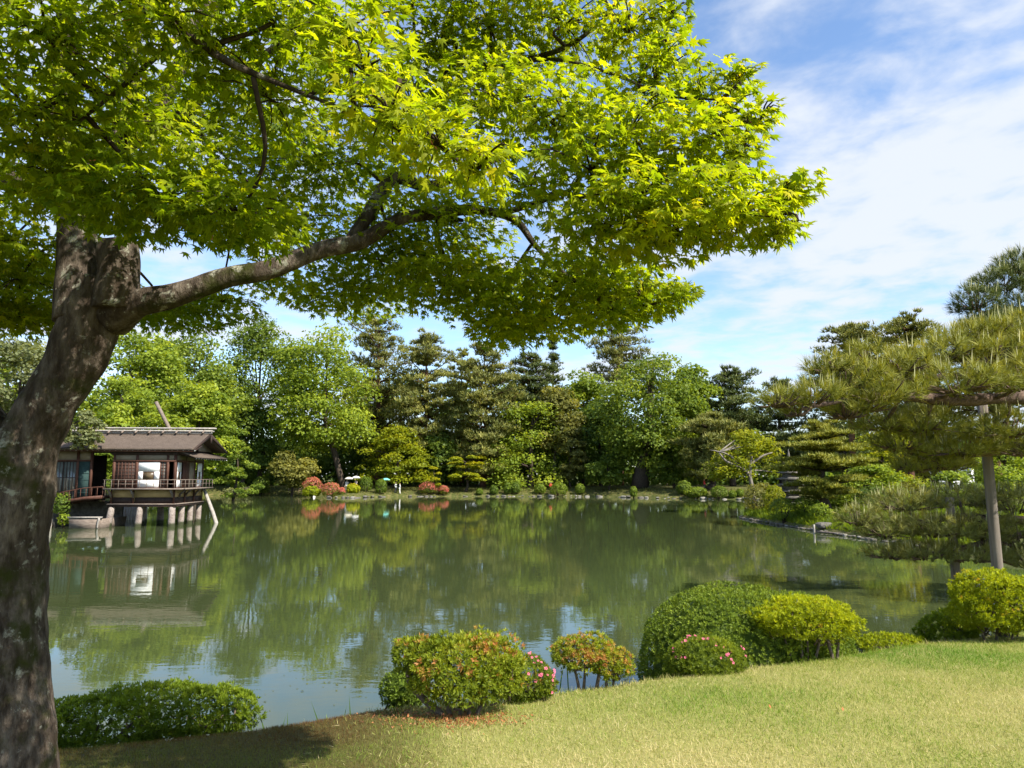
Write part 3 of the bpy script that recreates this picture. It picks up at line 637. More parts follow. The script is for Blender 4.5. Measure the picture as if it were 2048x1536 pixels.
c = mixn(t, rampn(t, [(.0, (1, 1, 1)), (.12, (0, 0, 0))], wl_.outputs[0]), c, (.045, .05, .025))     # algae stain at the waterline
bsdf(t, c, .9, .15, bumpn(t, nf, .7, .03)); M['pillar'] = m

TH = thing('tea_house', 'dark timber tea house on stone pillars over the pond with white sliding screens', 'tea house', (-20.95, 44.6, 0), rz=R(3))
XLF = -10.4
W, D = 3.85, 4.5           # pavilion footprint (x from -W to 0, y from 0 to D)
ZS, ZB, ZF, ZT, ZE = 1.22, 1.42, 2.36, 4.42, 4.72   # sill bottom, sill top, floor, wall head, eave
def bx(name, mk, *a, parent=None): return MB().box(*a).build(name, M[mk], parent or TH)
# base beam ring and skirt panels
bx('sill_beam', 'wood_dark', -W - .10, .10, -.10, .06, ZS, ZB - .07); bx('sill_beam', 'wood_dark', -.06, .10, .061, D + .10, ZS, ZB - .07); bx('sill_cap', 'wood_grey', -W - .14, .14, -.14, .06, ZB - .069, ZB); bx('sill_cap', 'wood_grey', -.06, .14, .061, D + .14, ZB - .069, ZB)
bx('sill_beam', 'wood_dark', -W - .12, -W + .06, .061, D, ZS, ZB)
bx('floor_slab', 'wood_dark', -W + .07, -.07, .07, D, ZS + .03, ZB - .03)
for x0, x1 in ((-W + .1, -W + 1.32), (-W + 1.44, -.08)):
    bx('skirt_board', 'wood_dark', x0, x1, .02, .07, ZB + .002, 1.80); bx('skirt_plaster', 'plaster', x0, x1, .03, .08, 1.802, ZF - .06)
for y0, y1 in ((.08, 1.5), (1.62, 3.0), (3.12, D - .1)):
    bx('skirt_board', 'wood_dark', -.07, -.02, y0, y1, ZB + .002, 1.80); bx('skirt_plaster', 'plaster', -.08, -.03, y0, y1, 1.802, ZF - .06)
for x in (-W + .04, -W + 1.38, -.03): bx('stud', 'wood_red', x - .055, x + .055, -.035, .019 if x < -1 else .02, ZB + .002, ZF - .06)
for y in (1.56, 3.06, D - .04): bx('stud', 'wood_red', -.019, .035, y - .055, y + .055, ZB + .002, ZF - .06)
# curved brackets under the veranda
for x in (-W + .04, -W + 1.38, -.10):
    MB().prism([(-.04, ZF - .58), (-.06, ZF - .35), (-.36, ZF - .09), (-.48, ZF - .09), (-.18, ZF - .40), (-.10, ZF - .58)], .09, 0, x - .045).build('bracket', M['wood_grey'], TH)
for y in (.55, 1.56, 3.06):
    MB().prism([(.04, ZF - .58), (.06, ZF - .35), (.36, ZF - .09), (.48, ZF - .09), (.18, ZF - .40), (.10, ZF - .58)], .09, 1, y - .045).build('bracket', M['wood_grey'], TH)
# veranda
bx('veranda_floor', 'wood_grey', -W - .25, .62, -.52, -.001, ZF - .085, ZF); bx('veranda_floor', 'wood_grey', .0, .62, 0, D + .3, ZF - .085, ZF); bx('room_floor', 'wood_dark', -W, -.001, 0, D, ZF - .08, ZF - .002)
def railing(p0, p1, n, h=.52, z=ZF):
    p0, p1 = np.array(p0), np.array(p1); dr = (p1 - p0) / np.linalg.norm(p1 - p0)
    for k_, (zz, rr) in enumerate(((h, .022), (h * .52, .013))):
        MB().tube([(*(p0 - dr * .08), z + zz), (*(p1 + dr * .08), z + zz)], [rr, rr], 6).build('railing_rail', M['wood_grey'], TH)
    me = None
    for k_ in range(n + 1):
        q = p0 + (p1 - p0) * k_ / n
        if me is None: ob = MB().tube([(0, 0, .001), (0, 0, h - .02)], [.017, .017], 6).build('railing_post', M['wood_grey'], TH); me = ob.data
        else: ob = link('railing_post', me, None, TH)
        ob.location = (*q, z)
bx('shade_wall', 'stone_dark', XLF, -W - .3, 2.2, 2.4, -.4, 1.5)  # dark wall added as stand-in for the shade under room and bridge
railing((-W - .2, -.47), (.57, -.47), 11); railing((.57, -.47), (.57, D + .25), 9)
# corner posts and heads
for x, y in ((-W + .07, .0), (-W + 1.46, 0.), (-.52, 0.), (-.07, .0), (-.07, 1.55), (-.07, 3.0), (-.07, D - .07), (-W + .07, D - .07), (-2.0, D - .07)):
    bx('wall_post', 'wood_red', x - .07, x + .07, y - .035, y + .105, ZF + .001, ZT)
bx('lintel', 'wood_red', -W, 0, -.05, .03, ZT - .42, ZT - .33); bx('lintel', 'wood_red', -.05, .05, .031, D, ZT - .42, ZT - .33)
bx('wall_plate', 'wood_dark', -W - .1, .1, -.08, .12, ZT + .001, ZT + .16); bx('wall_plate', 'wood_dark', -.1, .1, .121, D + .1, ZT + .001, ZT + .16); bx('wall_plate', 'wood_dark', -W - .1, -.101, D - .1, D + .1, ZT + .001, ZT + .16)
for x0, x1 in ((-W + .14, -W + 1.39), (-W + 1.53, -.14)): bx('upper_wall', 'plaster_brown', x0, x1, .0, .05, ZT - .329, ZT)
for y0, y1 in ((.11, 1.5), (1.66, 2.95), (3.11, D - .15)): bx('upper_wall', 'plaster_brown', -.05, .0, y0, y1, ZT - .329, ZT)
bx('ceiling', 'wood_dark', -W, 0, .13, D, ZT + .02, ZT + .06)
# front: dark lattice shutters, white screen with its small window, open lattice screen
def lattice(name, x0, x1, y, z0, z1, nx_, nz_, back, bar='wood_dark', axis_='x', bw=.018):
    s = bx(name, back, *((x0, x1, y + .012, y + .03) if axis_ == 'x' else (y - .03, y - .012, x0, x1)), z0, z1)
    mb = MB()
    for i_ in range(nx_ + 1):
        c_ = x0 + (x1 - x0) * i_ / nx_; mb.box(*((c_ - bw, c_ + bw, y - .012, y + .010) if axis_ == 'x' else (y - .010, y + .012, c_ - bw, c_ + bw)), z0 - .01, z1 + .01)
    mb.build('lattice_bars', M[bar], s, kind='stuff'); mb = MB()
    for i_ in range(nz_ + 1):
        c_ = z0 + (z1 - z0) * i_ / nz_; mb.box(*((x0, x1, y - .008, y + .0105) if axis_ == 'x' else (y - .0105, y + .008, x0, x1)), c_ - bw * .8, c_ + bw * .8)
    mb.build('lattice_rails', M[bar], s, kind='stuff'); return s
zl = ZT - .425
lattice('lattice_shutter', -W + .15, -W + 1.38, -.01, ZF + .02, zl, 6, 8, 'wood_dark', 'wood_red')
def screen(x0, x1, y, wx0, wx1, wz0, wz1, axis_='x'):
    s = MB(); parts = ((x0, x1, ZF + .05, wz0), (x0, x1, wz1, zl - .03), (x0, wx0, wz0, wz1), (wx1, x1, wz0, wz1))
    for a, b, c_, d_ in parts:
        if axis_ == 'x': s.box(a, b, y, y + .02, c_, d_)
        else: s.box(y - .02, y, a, b, c_, d_)
    s = s.build('white_screen', M['paper'], TH)
    f = MB(); g = .02
    for a, b, c_, d_ in ((x0 - .03, x1 + .03, ZF + .01, ZF + .05), (x0 - .03, x1 + .03, zl - .03, zl + .0), (x0 - .03, x0, ZF + .05, zl - .03), (x1, x1 + .03, ZF + .05, zl - .03), (wx0, wx1, wz0, wz0 + g), (wx0, wx1, wz1 - g, wz1), (wx0, wx0 + g, wz0 + g, wz1 - g), (wx1 - g, wx1, wz0 + g, wz1 - g)):
        if axis_ == 'x': f.box(a, b, y - .012, y + .025, c_, d_)
        else: f.box(y - .025, y + .012, a, b, c_, d_)
    f.build('frame', M['wood_red'], s)
    if axis_ == 'x': bx('window_pane', 'pane', wx0 + g, wx1 - g, y + .006, y + .014, wz0 + g, wz1 - g, parent=s)
    else: bx('window_pane', 'pane', y - .014, y - .006, wx0 + g, wx1 - g, wz0 + g, wz1 - g, parent=s)
screen(-W + 1.56, -W + 2.86, .0, -W + 1.86, -W + 2.52, ZF + .52, ZF + 1.02)
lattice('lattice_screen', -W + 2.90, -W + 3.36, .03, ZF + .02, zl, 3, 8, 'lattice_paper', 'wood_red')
# right end: narrow white screens, red doors between
screen(.16, .82, .0, .36, .62, ZF + .52, ZF + 1.02, 'y'); screen(3.45, 4.25, .0, 3.7, 4.0, ZF + .52, ZF + 1.02, 'y')
bx('sliding_door', 'wood_red', -.04, -.01, 1.1, 2.1, ZF + .02, zl); bx('sliding_door', 'plaster_brown', -.07, -.042, 2.15, 3.1, ZF + .02, zl)
# rear wall, left part closed and right part open to the garden
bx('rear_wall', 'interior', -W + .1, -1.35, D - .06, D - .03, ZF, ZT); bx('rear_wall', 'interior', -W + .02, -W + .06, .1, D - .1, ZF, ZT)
# pillars
def pillar(x, y, h, s, tilt, k_):
    r = rng(600 + k_); P = []; ns = 8
    for i_, zz in enumerate((-.8, 0, .35, .7, h - .08, h)):
        rr = s * (1.12 - .22 * (zz + .8) / (h + .8)) * (1 if i_ < 5 else .82)
        for j in range(ns):
            a = j / ns * 6.283 + .39; q = rr * (1 + r.normal(0, .035)); P.append((q * math.cos(a), q * math.sin(a), zz))
    Fq = [(i_ * ns + j, i_ * ns + (j + 1) % ns, (i_ + 1) * ns + (j + 1) % ns, (i_ + 1) * ns + j) for i_ in range(5) for j in range(ns)] + [tuple(range(5 * ns, 6 * ns))]
    P = np.array(P); P[:, 0] += (h - P[:, 2]) * tilt
    ob = link('stone_pillar', new_mesh('stone_pillar', P, Fq, smooth=True), M['pillar'], TH, (x, y, 0)); return ob
k_ = 0
for x, y, s, ti in ((-W + .1, .05, .21, -.16), (-2.05, .05, .20, -.07), (-.12, .05, .21, 0.0), (-.12, 1.55, .19, -.03), (-.12, 2.95, .19, -.03), (-.12, D - .1, .19, -.04), (-W + .9, 2.4, .2, -.05), (-2.3, 3.6, .2, 0), (-W + .1, D - .1, .2, 0)):
    pillar(x, y, ZS - .002, s, ti, k_); k_ += 1
MB().tube([(1.55, 3.2, -.6), (1.30, 3.6, .2), (.15, 4.6, 2.05), (.0, 4.7, 2.3)], [.13, .13, .11, .11], 8, 8, .1).build('timber_prop', M['wood_pale'], TH, smooth=True)
# left room on the bank
XL0, XL1, YL, ZL = -10.4, -5.25, .35, 1.66
bx('bank_room_floor', 'wood_dark', XL0, XL1 + .05, YL - .05, 2.1, ZL - .12, ZL)
bx('bank_veranda', 'wood_grey', XL0, -6.75, YL - 1.0, YL - .06, ZL - .16, ZL - .04)
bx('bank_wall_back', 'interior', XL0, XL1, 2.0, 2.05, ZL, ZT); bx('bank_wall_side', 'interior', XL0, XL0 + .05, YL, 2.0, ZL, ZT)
for x in (XL0 + .07, -7.9, -6.15, XL1 - .07): bx('wall_post', 'wood_red', x - .07, x + .07, YL - .05, YL + .09, ZL + .001, ZE - .05)
bx('lintel', 'wood_red', XL0, XL1, YL - .06, YL + .02, 4.02, 4.11)
for x0, x1 in ((XL0 + .15, -7.98), (-7.82, -6.23), (-6.07, XL1 - .15)): bx('upper_wall', 'plaster_brown', x0, x1, YL, YL + .05, 4.112, ZE - .03)
for x0, x1 in ((XL0 + .15, -9.0), (-8.97, -7.98), (-7.82, -7.03), (-7.0, -6.23)):
    s = bx('glazed_door', 'glass', x0, x1, YL + .012, YL + .03, ZL + .02, 4.02); mb = MB()
    for i_ in range(5): c_ = x0 + (x1 - x0) * i_ / 4; mb.box(c_ - .016, c_ + .016, YL - .012, YL + .010, ZL + .02, 4.02)
    for z_ in (ZL + .05, ZL + .5, ZL + 1.35, 4.0): mb.box(x0, x1, YL - .008, YL + .0105, z_ - .02, z_ + .02)
    mb.build('door_bars', M['wood_dark'], s)
    for a in (.14, .62): bx('paper_panel', 'plaster_brown', x0 + (x1 - x0) * a, x0 + (x1 - x0) * (a + .24), YL + .0045, YL + .0115, ZL + .52, ZL + 1.33, parent=s)
bx('teal_panel', 'teal', -6.07, XL1 - .15, YL - .01, YL + .03, ZL + .02, 4.02)
mb = MB()
for i_ in range(1, 6): z_ = ZL + .02 + i_ * .4; mb.box(-6.07, XL1 - .15, YL - .03, YL - .011, z_ - .015, z_ + .015)
mb.build('panel_battens', M['teal'], TH)
railing((XL0 + .1, YL - .95), (-6.85, YL - .95), 9, .55, ZL - .04)
for x in (-6.95, -9.4): MB().tube([(x - .1, YL - .9, -.7), (x, YL - .9, ZL - .17)], [.09, .08], 7).build('timber_leg', M['wood_pale'], TH)
# arched link bridge
arc = [(-6.74, ZL - .1), (-6.0, ZL + .05), (-5.2, ZL + .2), (-W - .26, ZL + .28)]
V = []
for dz in (0, -.2): V += [(x, z + dz) for x, z in (arc if dz == 0 else arc[::-1])]
MB().prism(V, .14, 1, -.55).build('bridge_beam', M['wood_red'], TH); MB().prism(V, .14, 1, 1.2).build('bridge_beam', M['wood_red'], TH)
MB().prism([(x, z + dz - .03) for dz in (-.05, -.1) for x, z in (arc if dz == -.05 else arc[::-1])], 1.6, 1, -.4).build('bridge_deck', M['wood_dark'], TH)
for y in (-.48, 1.27):
    MB().tube([(x, y, z + .52) for x, z in arc], [.03] * 4, 6).build('bridge_rail', M['wood_red'], TH)
    for k2 in range(9):
        f = k2 / 8; x = arc[0][0] + (arc[-1][0] - arc[0][0]) * f; z = np.interp(x, [a[0] for a in arc], [a[1] for a in arc])
        MB().tube([(x, y, z + .001), (x, y, z + .5)], [.022, .022], 5).build('bridge_post', M['wood_red'], TH)
# roof
XR0, XR1, YE, YB, YR, ZR = -11.0, 1.15, -.42, D + .95, D / 2, 5.88
def roof_slope(name, y0, z0, y1, z1, seed):
    nu, nv = 60, 16; V = []; P0 = []
    for layer in (0, 1):
        for j in range(nv + 1):
            for i_ in range(nu + 1):
                f = j / nv; x = XR0 + (XR1 - XR0) * i_ / nu; y = y0 + (y1 - y0) * f; z = z0 + (z1 - z0) * f - .10 * math.sin(math.pi * f)
                V.append((x, y, z - (.15 if layer else 0)))
    V = np.array(V); top_ = len(V) // 2; V[:top_, 2] += noise3(V[:top_], 2.2, seed) * .018
    a = np.arange((nu + 1) * (nv + 1)).reshape(nv + 1, nu + 1); q = np.stack([a[:-1, :-1], a[:-1, 1:], a[1:, 1:], a[1:, :-1]], -1).reshape(-1, 4).tolist()
    Fq = q + [[i_ + top_ for i_ in f[::-1]] for f in q]
    edge = list(a[0, :]) + list(a[1:, -1]) + list(a[-1, ::-1][1:]) + list(a[::-1, 0][1:-1])
    Fq += [[edge[i_], edge[i_ - 1], edge[i_ - 1] + top_, edge[i_] + top_] for i_ in range(len(edge))]
    me = new_mesh(name, V, [tuple(map(int, f)) for f in Fq], smooth=False); return link(name, me, M['shingle'], TH)
rf = roof_slope('roof_slope', YE, ZE + .12, YR - .005, ZR, 31); rb = roof_slope('roof_slope', YB, ZE + .12, YR + .005, ZR, 32)
bx('eave_board', 'wood_red', XR0, XR1 - .02, YE + .03, YE + .07, ZE - .10, ZE - .035)
me = None
for i_ in range(36):
    if me is None: ob = MB().tube([(0, -.36, ZE - .05), (0, .78, ZE + .28)], [.045, .045], 7).build('rafter', M['wood_dark'], TH); me = ob.data; MB().tube([(0, -.385, ZE - .058), (0, -.359, ZE - .05)], [.04, .045], 7).build('rafter_end', M['paper'], ob); me2 = ob.children[0].data
    else: ob = link('rafter', me, None, TH); c_ = link('rafter_end', me2, None, ob)
    ob.location = (XR0 + .3 + i_ * .34, 0, 0)
# gable on the right
MB().prism([(YE + .35, ZE + .02), (YB - .35, ZE + .02), (YR, ZR - .3)], .06, 0, .30).build('gable_wall', M['plaster_brown'], TH)
for s_ in (-1, 1):
    y_ = YE if s_ < 0 else YB
    MB().prism([(y_, ZE - .06), (y_ - s_ * .05, ZE + .10), (YR, ZR + .0), (YR, ZR - .24)], .07, 0, XR1 + .002).build('barge_board', M['wood_dark'], TH)
MB().prism([(YR - .14, ZR - .65), (YR + .14, ZR - .65), (YR + .10, ZR - .2), (YR - .10, ZR - .2)], .05, 0, XR1 + .075).build('gable_pendant', M['wood_dark'], TH)
MB().box(.34, .44, YR - .08, YR + .08, ZE + .0, ZR - .25).build('gable_strut', M['wood_dark'], TH)
# lean-to roof below the gable
V = [(.05, YE + .25, ZE + .06), (.05, YB - .25, ZE + .06), (1.28, YB - .1, ZE - .40), (1.28, YE + .1, ZE - .40)]
V = V + [(x, y, z - .10) for x, y, z in V]
MB().add(V, [(0, 1, 2, 3), (7, 6, 5, 4), (0, 3, 7, 4), (3, 2, 6, 7), (2, 1, 5, 6), (1, 0, 4, 5)]).build('lean_to_roof', M['shingle'], TH)
for i_ in range(14):
    y_ = YE + .4 + i_ * .42; ob = MB().tube([(.1, y_, ZE - .15), (1.2, y_, ZE - .53)], [.04, .04], 6).build('rafter', M['wood_dark'], TH)
    MB().tube([(1.201, y_, ZE - .53), (1.225, y_, ZE - .538)], [.04, .036], 6).build('rafter_end', M['paper'], ob)
# ridge of logs and poles
MB().box(XR0, XR1 + .1, YR - .14, YR + .14, ZR - .02, ZR + .1).build('ridge_cap', M['wood_pale'], TH)
for k2, (dy, dz, e) in enumerate(((-.17, .16, .2), (.17, .16, .2), (-.07, .34, .35), (.09, .34, .35))):
    MB().tube([(XR0, YR + dy, ZR + dz), ((XR0 + XR1) / 2, YR + dy, ZR + dz + .01), (XR1 + e, YR + dy, ZR + dz)], [.06, .06, .055], 7).build('ridge_pole', M['wood_pale'], TH, smooth=True)
for i_ in range(13): x = XR1 - .35 - i_ * .86; MB().tube([(x, YR - .42, ZR + .02), (x, YR, ZR + .22), (x, YR + .42, ZR + .02)], [.06, .065, .06], 7, 5).build('ridge_saddle', M['wood_grey'], TH)

# garden hut roof beyond the left end
HR = thing('garden_hut', 'low garden hut half hidden by the maple trunk behind the tea house', 'hut', (-34.8, 54, gz(-34.8, 54)))
hz = 6.3 - gz(-34.8, 54)
MB().box(-1.6, 1.2, -1, 1, -.3, hz - .6).build('wall', M['plaster_brown'], HR)
MB().prism([(-1.5, hz - .75), (1.5, hz - .75), (1.5, hz - .62), (0, hz), (-1.5, hz - .62)], 3.6, 0, -2.0).build('roof', M['shingle'], HR)
MB().box(-1.9, 1.7, -.12, .12, hz - .03, hz + .16).build('ridge_cap', M['wood_pale'], HR)

# punt moored under the bridge
BT = thing('wooden_punt', 'weathered flat ended wooden punt moored under the tea house bridge', 'boat', (-25.55, 43.95, 0), rz=R(3))
MB().prism([(-.92, .62), (.92, .62), (.84, -.15), (-.84, -.15)], .06, 1, -.9).build('transom', M['wood_grey'], BT)
MB().prism([(-.90, .56), (-.85, .56), (-.78, -.15), (-.83, -.15)], 3.2, 1, -.83).build('side_board', M['wood_grey'], BT); MB().prism([(.90, .56), (.85, .56), (.78, -.15), (.83, -.15)], 3.2, 1, -.83).build('side_board', M['wood_grey'], BT)
MB().box(-.8, .8, -.83, 2.3, -.16, -.1).build('bottom', M['wood_dark'], BT); MB().box(-1.0, 1.0, -.95, -.78, .622, .70).build('end_rail', M['wood_pale'], BT)
MB().tube([(.86, -.93, .62), (.8, -.95, .3), (.78, -.93, 0)], [.07, .05, .04], 6).build('end_knee', M['wood_pale'], BT)
MB().box(-.84, .84, .4, .65, .35, .40).build('thwart', M['wood_grey'], BT)
# board fence behind the link bridge
f = thing('board_fence', 'pale upright board fence seen through the bridge passage', 'fence', (-27.6, 51.5, gz(-27.6, 51.5)))
for i_ in range(14): MB().box(-1.4 + i_ * .2, -1.22 + i_ * .2, 0, .03, .0, 2.15 + .06 * math.sin(i_ * 3.1)).build('board', M['wood_pale'], f)
for z_ in (.5, 1.7): MB().box(-1.45, 1.45, .031, .08, z_, z_ + .07).build('rail', M['wood_grey'], f)
# rocks and plants at the foot of the left room
for lab, x, y, s, mk, k2 in (('warm brown boulder at the water below the tea house veranda', -28.6, 43.6, .62, 'stone_warm', 1), ('pale grey boulder beneath the tea house veranda', -28.9, 44.6, .95, 'stone', 2), ('dark boulder in the shade under the link bridge', -26.6, 46.4, .9, 'stone_dark', 3)):
    me = ROCKS[k2].copy(); o = link('boulder', me, M[mk], None, (x, y, .12)); o.scale = (s * 1.15, s, s * .9); o.rotation_euler = (0, 0, k2); tag(o, lab, 'boulder')
ball_bush('leafy green creeper on the rocks under the tea house veranda', 122, 1010, 43.8, 34, 46, 'green', 391, name='creeper_shrub', group='trees around the tea house', n=900, leaf=.14, lump=.3)
ball_bush('small green water weeds beside the timber leg of the veranda', 128, 1040, 43.3, 22, 22, 'lime', 392, name='creeper_shrub', group='trees around the tea house', n=400, leaf=.12, lump=.3)
SP = at(312, 804, 60); SB = at(345, 870, 60)
o = MB().tube([SP, (SP + SB) / 2, SB, SB + (SB - SP) * 1.2], [.15, .15, .16, .16], 8, 5).build('support_pole', M['wood_grey'], None, smooth=True); tag(o, 'pale slanting tree prop sticking up behind the tea house ridge', 'pole')

# ------------------------------------------------------------------ grassy point on the right
PG = 'trees on the grassy point'
o_ = lambda px, py, Y: at(px, py, Y)
tp = [at(1512, 985, 60), at(1500, 955, 60), at(1478, 935, 60), at(1452, 922, 60), at(1438, 905, 60)]
tp[0][2] = gz(tp[0][0], 60) - .1
rt = layered('crooked grey trunked maple with yellow green leaves on the grassy point', 1492, 868, 945, 61.5, 145, 'yellow', 161, n=5200, leaf=.16, layers=9, per=6, group=PG, bark='bark_grey', trunk_px=1512, trunk_path=tp, trunk_r=.17, tone=-.12, thick=.16)
oo = np.array(rt.location)
wood(rt, oo, [tp[1], at(1502, 930, 60), at(1525, 912, 60), at(1545, 905, 60)], [.15, .12, .09, .04], 'bark_grey', 6, 8, 'limb')
wood(rt, oo, [tp[1], at(1500, 928, 60), at(1504, 915, 60), at(1495, 900, 60)], [.12, .1, .07, .03], 'bark_grey', 6, 8, 'limb')
wood(rt, oo, [tp[2], at(1465, 915, 60), at(1445, 905, 60), at(1420, 900, 60)], [.1, .08, .06, .03], 'bark_grey', 6, 8, 'limb')
pine('clipped garden pine with flat needle tiers beside the stone pagoda', 1642, 852, 985, 45, 150, 'pinel', 162, name='garden_pine', group=PG, tiers=7, per=8, tufts=3200, tuft=.26, shape='round', bark='bark', rise=-.02, pad=.36, padz=.075, trunk_px=1650, trunk_r=.26)
layered('glowing yellow maple behind the garden pine', 1765, 866, 975, 52, 170, 'yellow', 163, n=9000, leaf=.14, layers=10, per=8, group=PG, tone=.05, trunk_px=1790, thick=.08)
layered('low green maple spreading under the glowing yellow one', 1740, 935, 1000, 47, 190, 'lime', 164, n=6000, leaf=.13, layers=6, per=8, group=PG, tone=-.05, trunk_px=1780, thick=.08)
layered('bright green maple far right behind the pine prop', 2010, 900, 990, 55, 190, 'lime', 165, n=6000, leaf=.15, layers=7, per=7, group=PG, tone=.05, thick=.1)
layered('green maple hidden under the dark pine branch', 1900, 950, 1020, 48, 150, 'lime', 166, n=4500, leaf=.14, layers=5, per=6, group=PG, tone=-.1, thick=.1)
for a in (('rounded pine top left of two above the big pine branch', 1702, 656, 830, 66, 130, 171), ('rounded pine top right of two above the big pine branch', 1815, 640, 850, 62, 150, 172), ('tall pine filling the right edge behind the big pine', 1990, 640, 880, 64, 170, 173)):
    pine(a[0], a[1], a[2], a[3], a[4], a[5], 'pine', a[6], group=PG, tiers=10, per=7, tufts=2600, tuft=.36, shape='round', rise=.1, trunk_r=.3)
pine('dense mid green pine behind the big pine needles', 1850, 790, 960, 70, 200, 'pine', 174, group=PG, tiers=9, per=7, tufts=1800, tuft=.45, shape='flat', bark='bark')
ball_bush('dark shrub in the shade under the yellow maple', 1740, 990, 46, 90, 34, 'deep', 401, name='shade_shrub', group='shrubs on the grassy point', n=3000, leaf=.11, lump=.2, tone=-.1)
ball_bush('yellow green shrub left of the stone pagoda', 1548, 990, 51, 42, 36, 'yellow', 402, name='loose_shrub', group='shrubs on the grassy point', n=2200, leaf=.11, lump=.15, tone=-.1)
ball_bush('rhododendron with fading pink blossom at the tip of the grassy point', 1518, 992, 54, 62, 44, 'olive', 403, name='loose_shrub', group='shrubs on the grassy point', n=2600, leaf=.13, lump=.25, tone=.1)
ball_bush('soft round green shrub under the garden pine', 1612, 1004, 46, 50, 26, 'box', 404, name='loose_shrub', group='shrubs on the grassy point', n=2400, leaf=.09, lump=.12, tone=-.05)
ball_bush('low green cushion plant right of the dark rock', 1565, 1008, 46, 54, 24, 'green', 405, name='loose_shrub', group='shrubs on the grassy point', n=2200, leaf=.09, lump=.2)
ball_bush('leafy green plant at the foot of the garden pine', 1640, 1020, 43, 44, 22, 'lime', 406, name='loose_shrub', group='shrubs on the grassy point', n=1800, leaf=.1, lump=.2, tone=-.15)
ball_bush('mossy mound under the maples right of the garden pine', 1810, 985, 50, 120, 40, 'olive', 407, name='moss_mound', group='shrubs on the grassy point', n=4000, leaf=.1, lump=.1, tone=-.05)
for lab, px_, py_, Y_, s, mk, k2 in (('dark upright rock on the grassy point', 1547, 1025, 42, .30, 'stone_dark', 1), ('flat pale rock lying on the grassy point', 1526, 1033, 42.5, .42, 'stone', 2), ('flat grey rock at the foot of the garden pine', 1648, 1025, 40.5, .42, 'stone_dark', 4)):
    c_ = at(px_, py_, Y_); o = link('boulder', ROCKS[k2].copy(), M[mk], None, (c_[0], Y_, gz(c_[0], Y_) + s * .25)); o.scale = (s * 1.2, s, s * (1.3 if k2 == 1 else .7)); tag(o, lab, 'boulder')
# small stake at the point's edge
c_ = at(1628, 1060, 39.5); o = MB().tube([(c_[0], 39.5, -.4), (c_[0] + .01, 39.5, .48)], [.06, .055], 7).build('wooden_stake', M['wood_pale']); tag(o, 'short wooden stake at the edge of the grassy point', 'stake')
o = MB().tube([(c_[0] + .1, 39.4, .1), (c_[0] + 1.0, 38.3, .08), (c_[0] + 1.9, 37.2, .06)], [.055, .05, .05], 7).build('edging_log', M['wood_grey'], smooth=True); tag(o, 'weathered log lying along the shore beside the stake', 'log')
# stone pagoda
pc = at(1582, 1008, 54); pz = gz(pc[0], 54)
PGD = thing('stone_pagoda', 'dark tiered stone pagoda half hidden beneath the garden pine', 'pagoda', (pc[0], 54, pz - .05), rz=R(20))
def frust(z0, z1, a, b): return [(-a, -a, z0), (a, -a, z0), (a, a, z0), (-a, a, z0), (-b, -b, z1), (b, -b, z1), (b, b, z1), (-b, b, z1)], [(3, 2, 1, 0), (4, 5, 6, 7), (0, 1, 5, 4), (1, 2, 6, 5), (2, 3, 7, 6), (3, 0, 4, 7)]
MB().add(*frust(0, .35, .62, .58)).build('base', M['stone_dark'], PGD); z = .352
for i_ in range(7):
    a = .46 - .02 * i_; MB().add(*frust(z, z + .26, a, a)).build('storey', M['stone_dark'], PGD); z += .262
    b = .78 - .035 * i_; mb = MB().add(*frust(z, z + .07, b, b * 1.02)); mb.add(*frust(z + .071, z + .2, b, a * .95)); mb.build('tier_roof', M['stone_dark'], PGD); z += .202
MB().tube([(0, 0, z), (0, 0, z + .3), (0, 0, z + .7)], [.12, .09, .02], 8).build('finial', M['stone_dark'], PGD)
# pale wall of a far building seen between the pine branches
FB = at(1905, 945, 100); fb = thing('far_building', 'pale far building glimpsed between the pine branches', 'building', (FB[0], 100, gz(FB[0], 100)))
MB().box(-4, 3, 0, 5, -.3, 4.2).build('wall', M['paper'], fb); MB().prism([(-.8, 4.2), (5.8, 4.2), (2.5, 6.0)], 8.2, 0, -4.6).build('roof', M['stone_dark'], fb)
for x in (-3, -1, 1): MB().box(x, x + 1, -.04, -.002, 1.2, 2.8).build('window', M['glass'], fb)
# grass of the point
r = rng(61); n = 90000; X = r.uniform(16, 30, n); Yy = r.uniform(30, 66, n); d = seg_dist(X, Yy); k = (d > .15) & (r.uniform(0, 1, n) < np.exp(-d / 5)) ; X, Yy = X[k], Yy[k]; n = len(X)
P = np.stack([X, Yy, land_z(X, Yy)], 1); BL = np.array([[-.12, 0, 0], [.12, 0, 0], [.05, .1, 1.0]]); BLF = np.array([[0, 1, 2]])
V, Fc, Tt = inst(BL, BLF, P, frames(norm(np.array([0, 0, 1.]) + r.normal(0, .35, (n, 3))), r.uniform(0, 6.28, n)), r.uniform(.15, .36, n), np.clip(.55 + .3 * noise3(P, .7, 8) + r.normal(0, .15, n), 0, 1))
o = link('bank_grass', new_mesh('bank_grass', V, Fc, Tt), M['hedge'], kind='stuff'); tag(o, 'rough green grass on the bank of the right hand point', 'grass')
n = 26000; X = r.uniform(-55, 45, n); Yy = r.uniform(95, 124, n); d = seg_dist(X, Yy); k = (d > .1) & (d < 7); X, Yy, d = X[k], Yy[k], d[k]; n = len(X)
P = np.stack([X, Yy, land_z(X, Yy)], 1)
V, Fc, Tt = inst(BL, BLF, P, frames(norm(np.array([0, 0, 1.]) + r.normal(0, .4, (n, 3))), r.uniform(0, 6.28, n)), r.uniform(.15, .42, n), np.clip(.35 + .3 * noise3(P, .3, 8) + r.normal(0, .15, n), 0, 1))
o = link('shore_grass', new_mesh('shore_grass', V, Fc, Tt), M['olive'], kind='stuff'); tag(o, 'thin olive grass and moss along the far shore', 'grass')

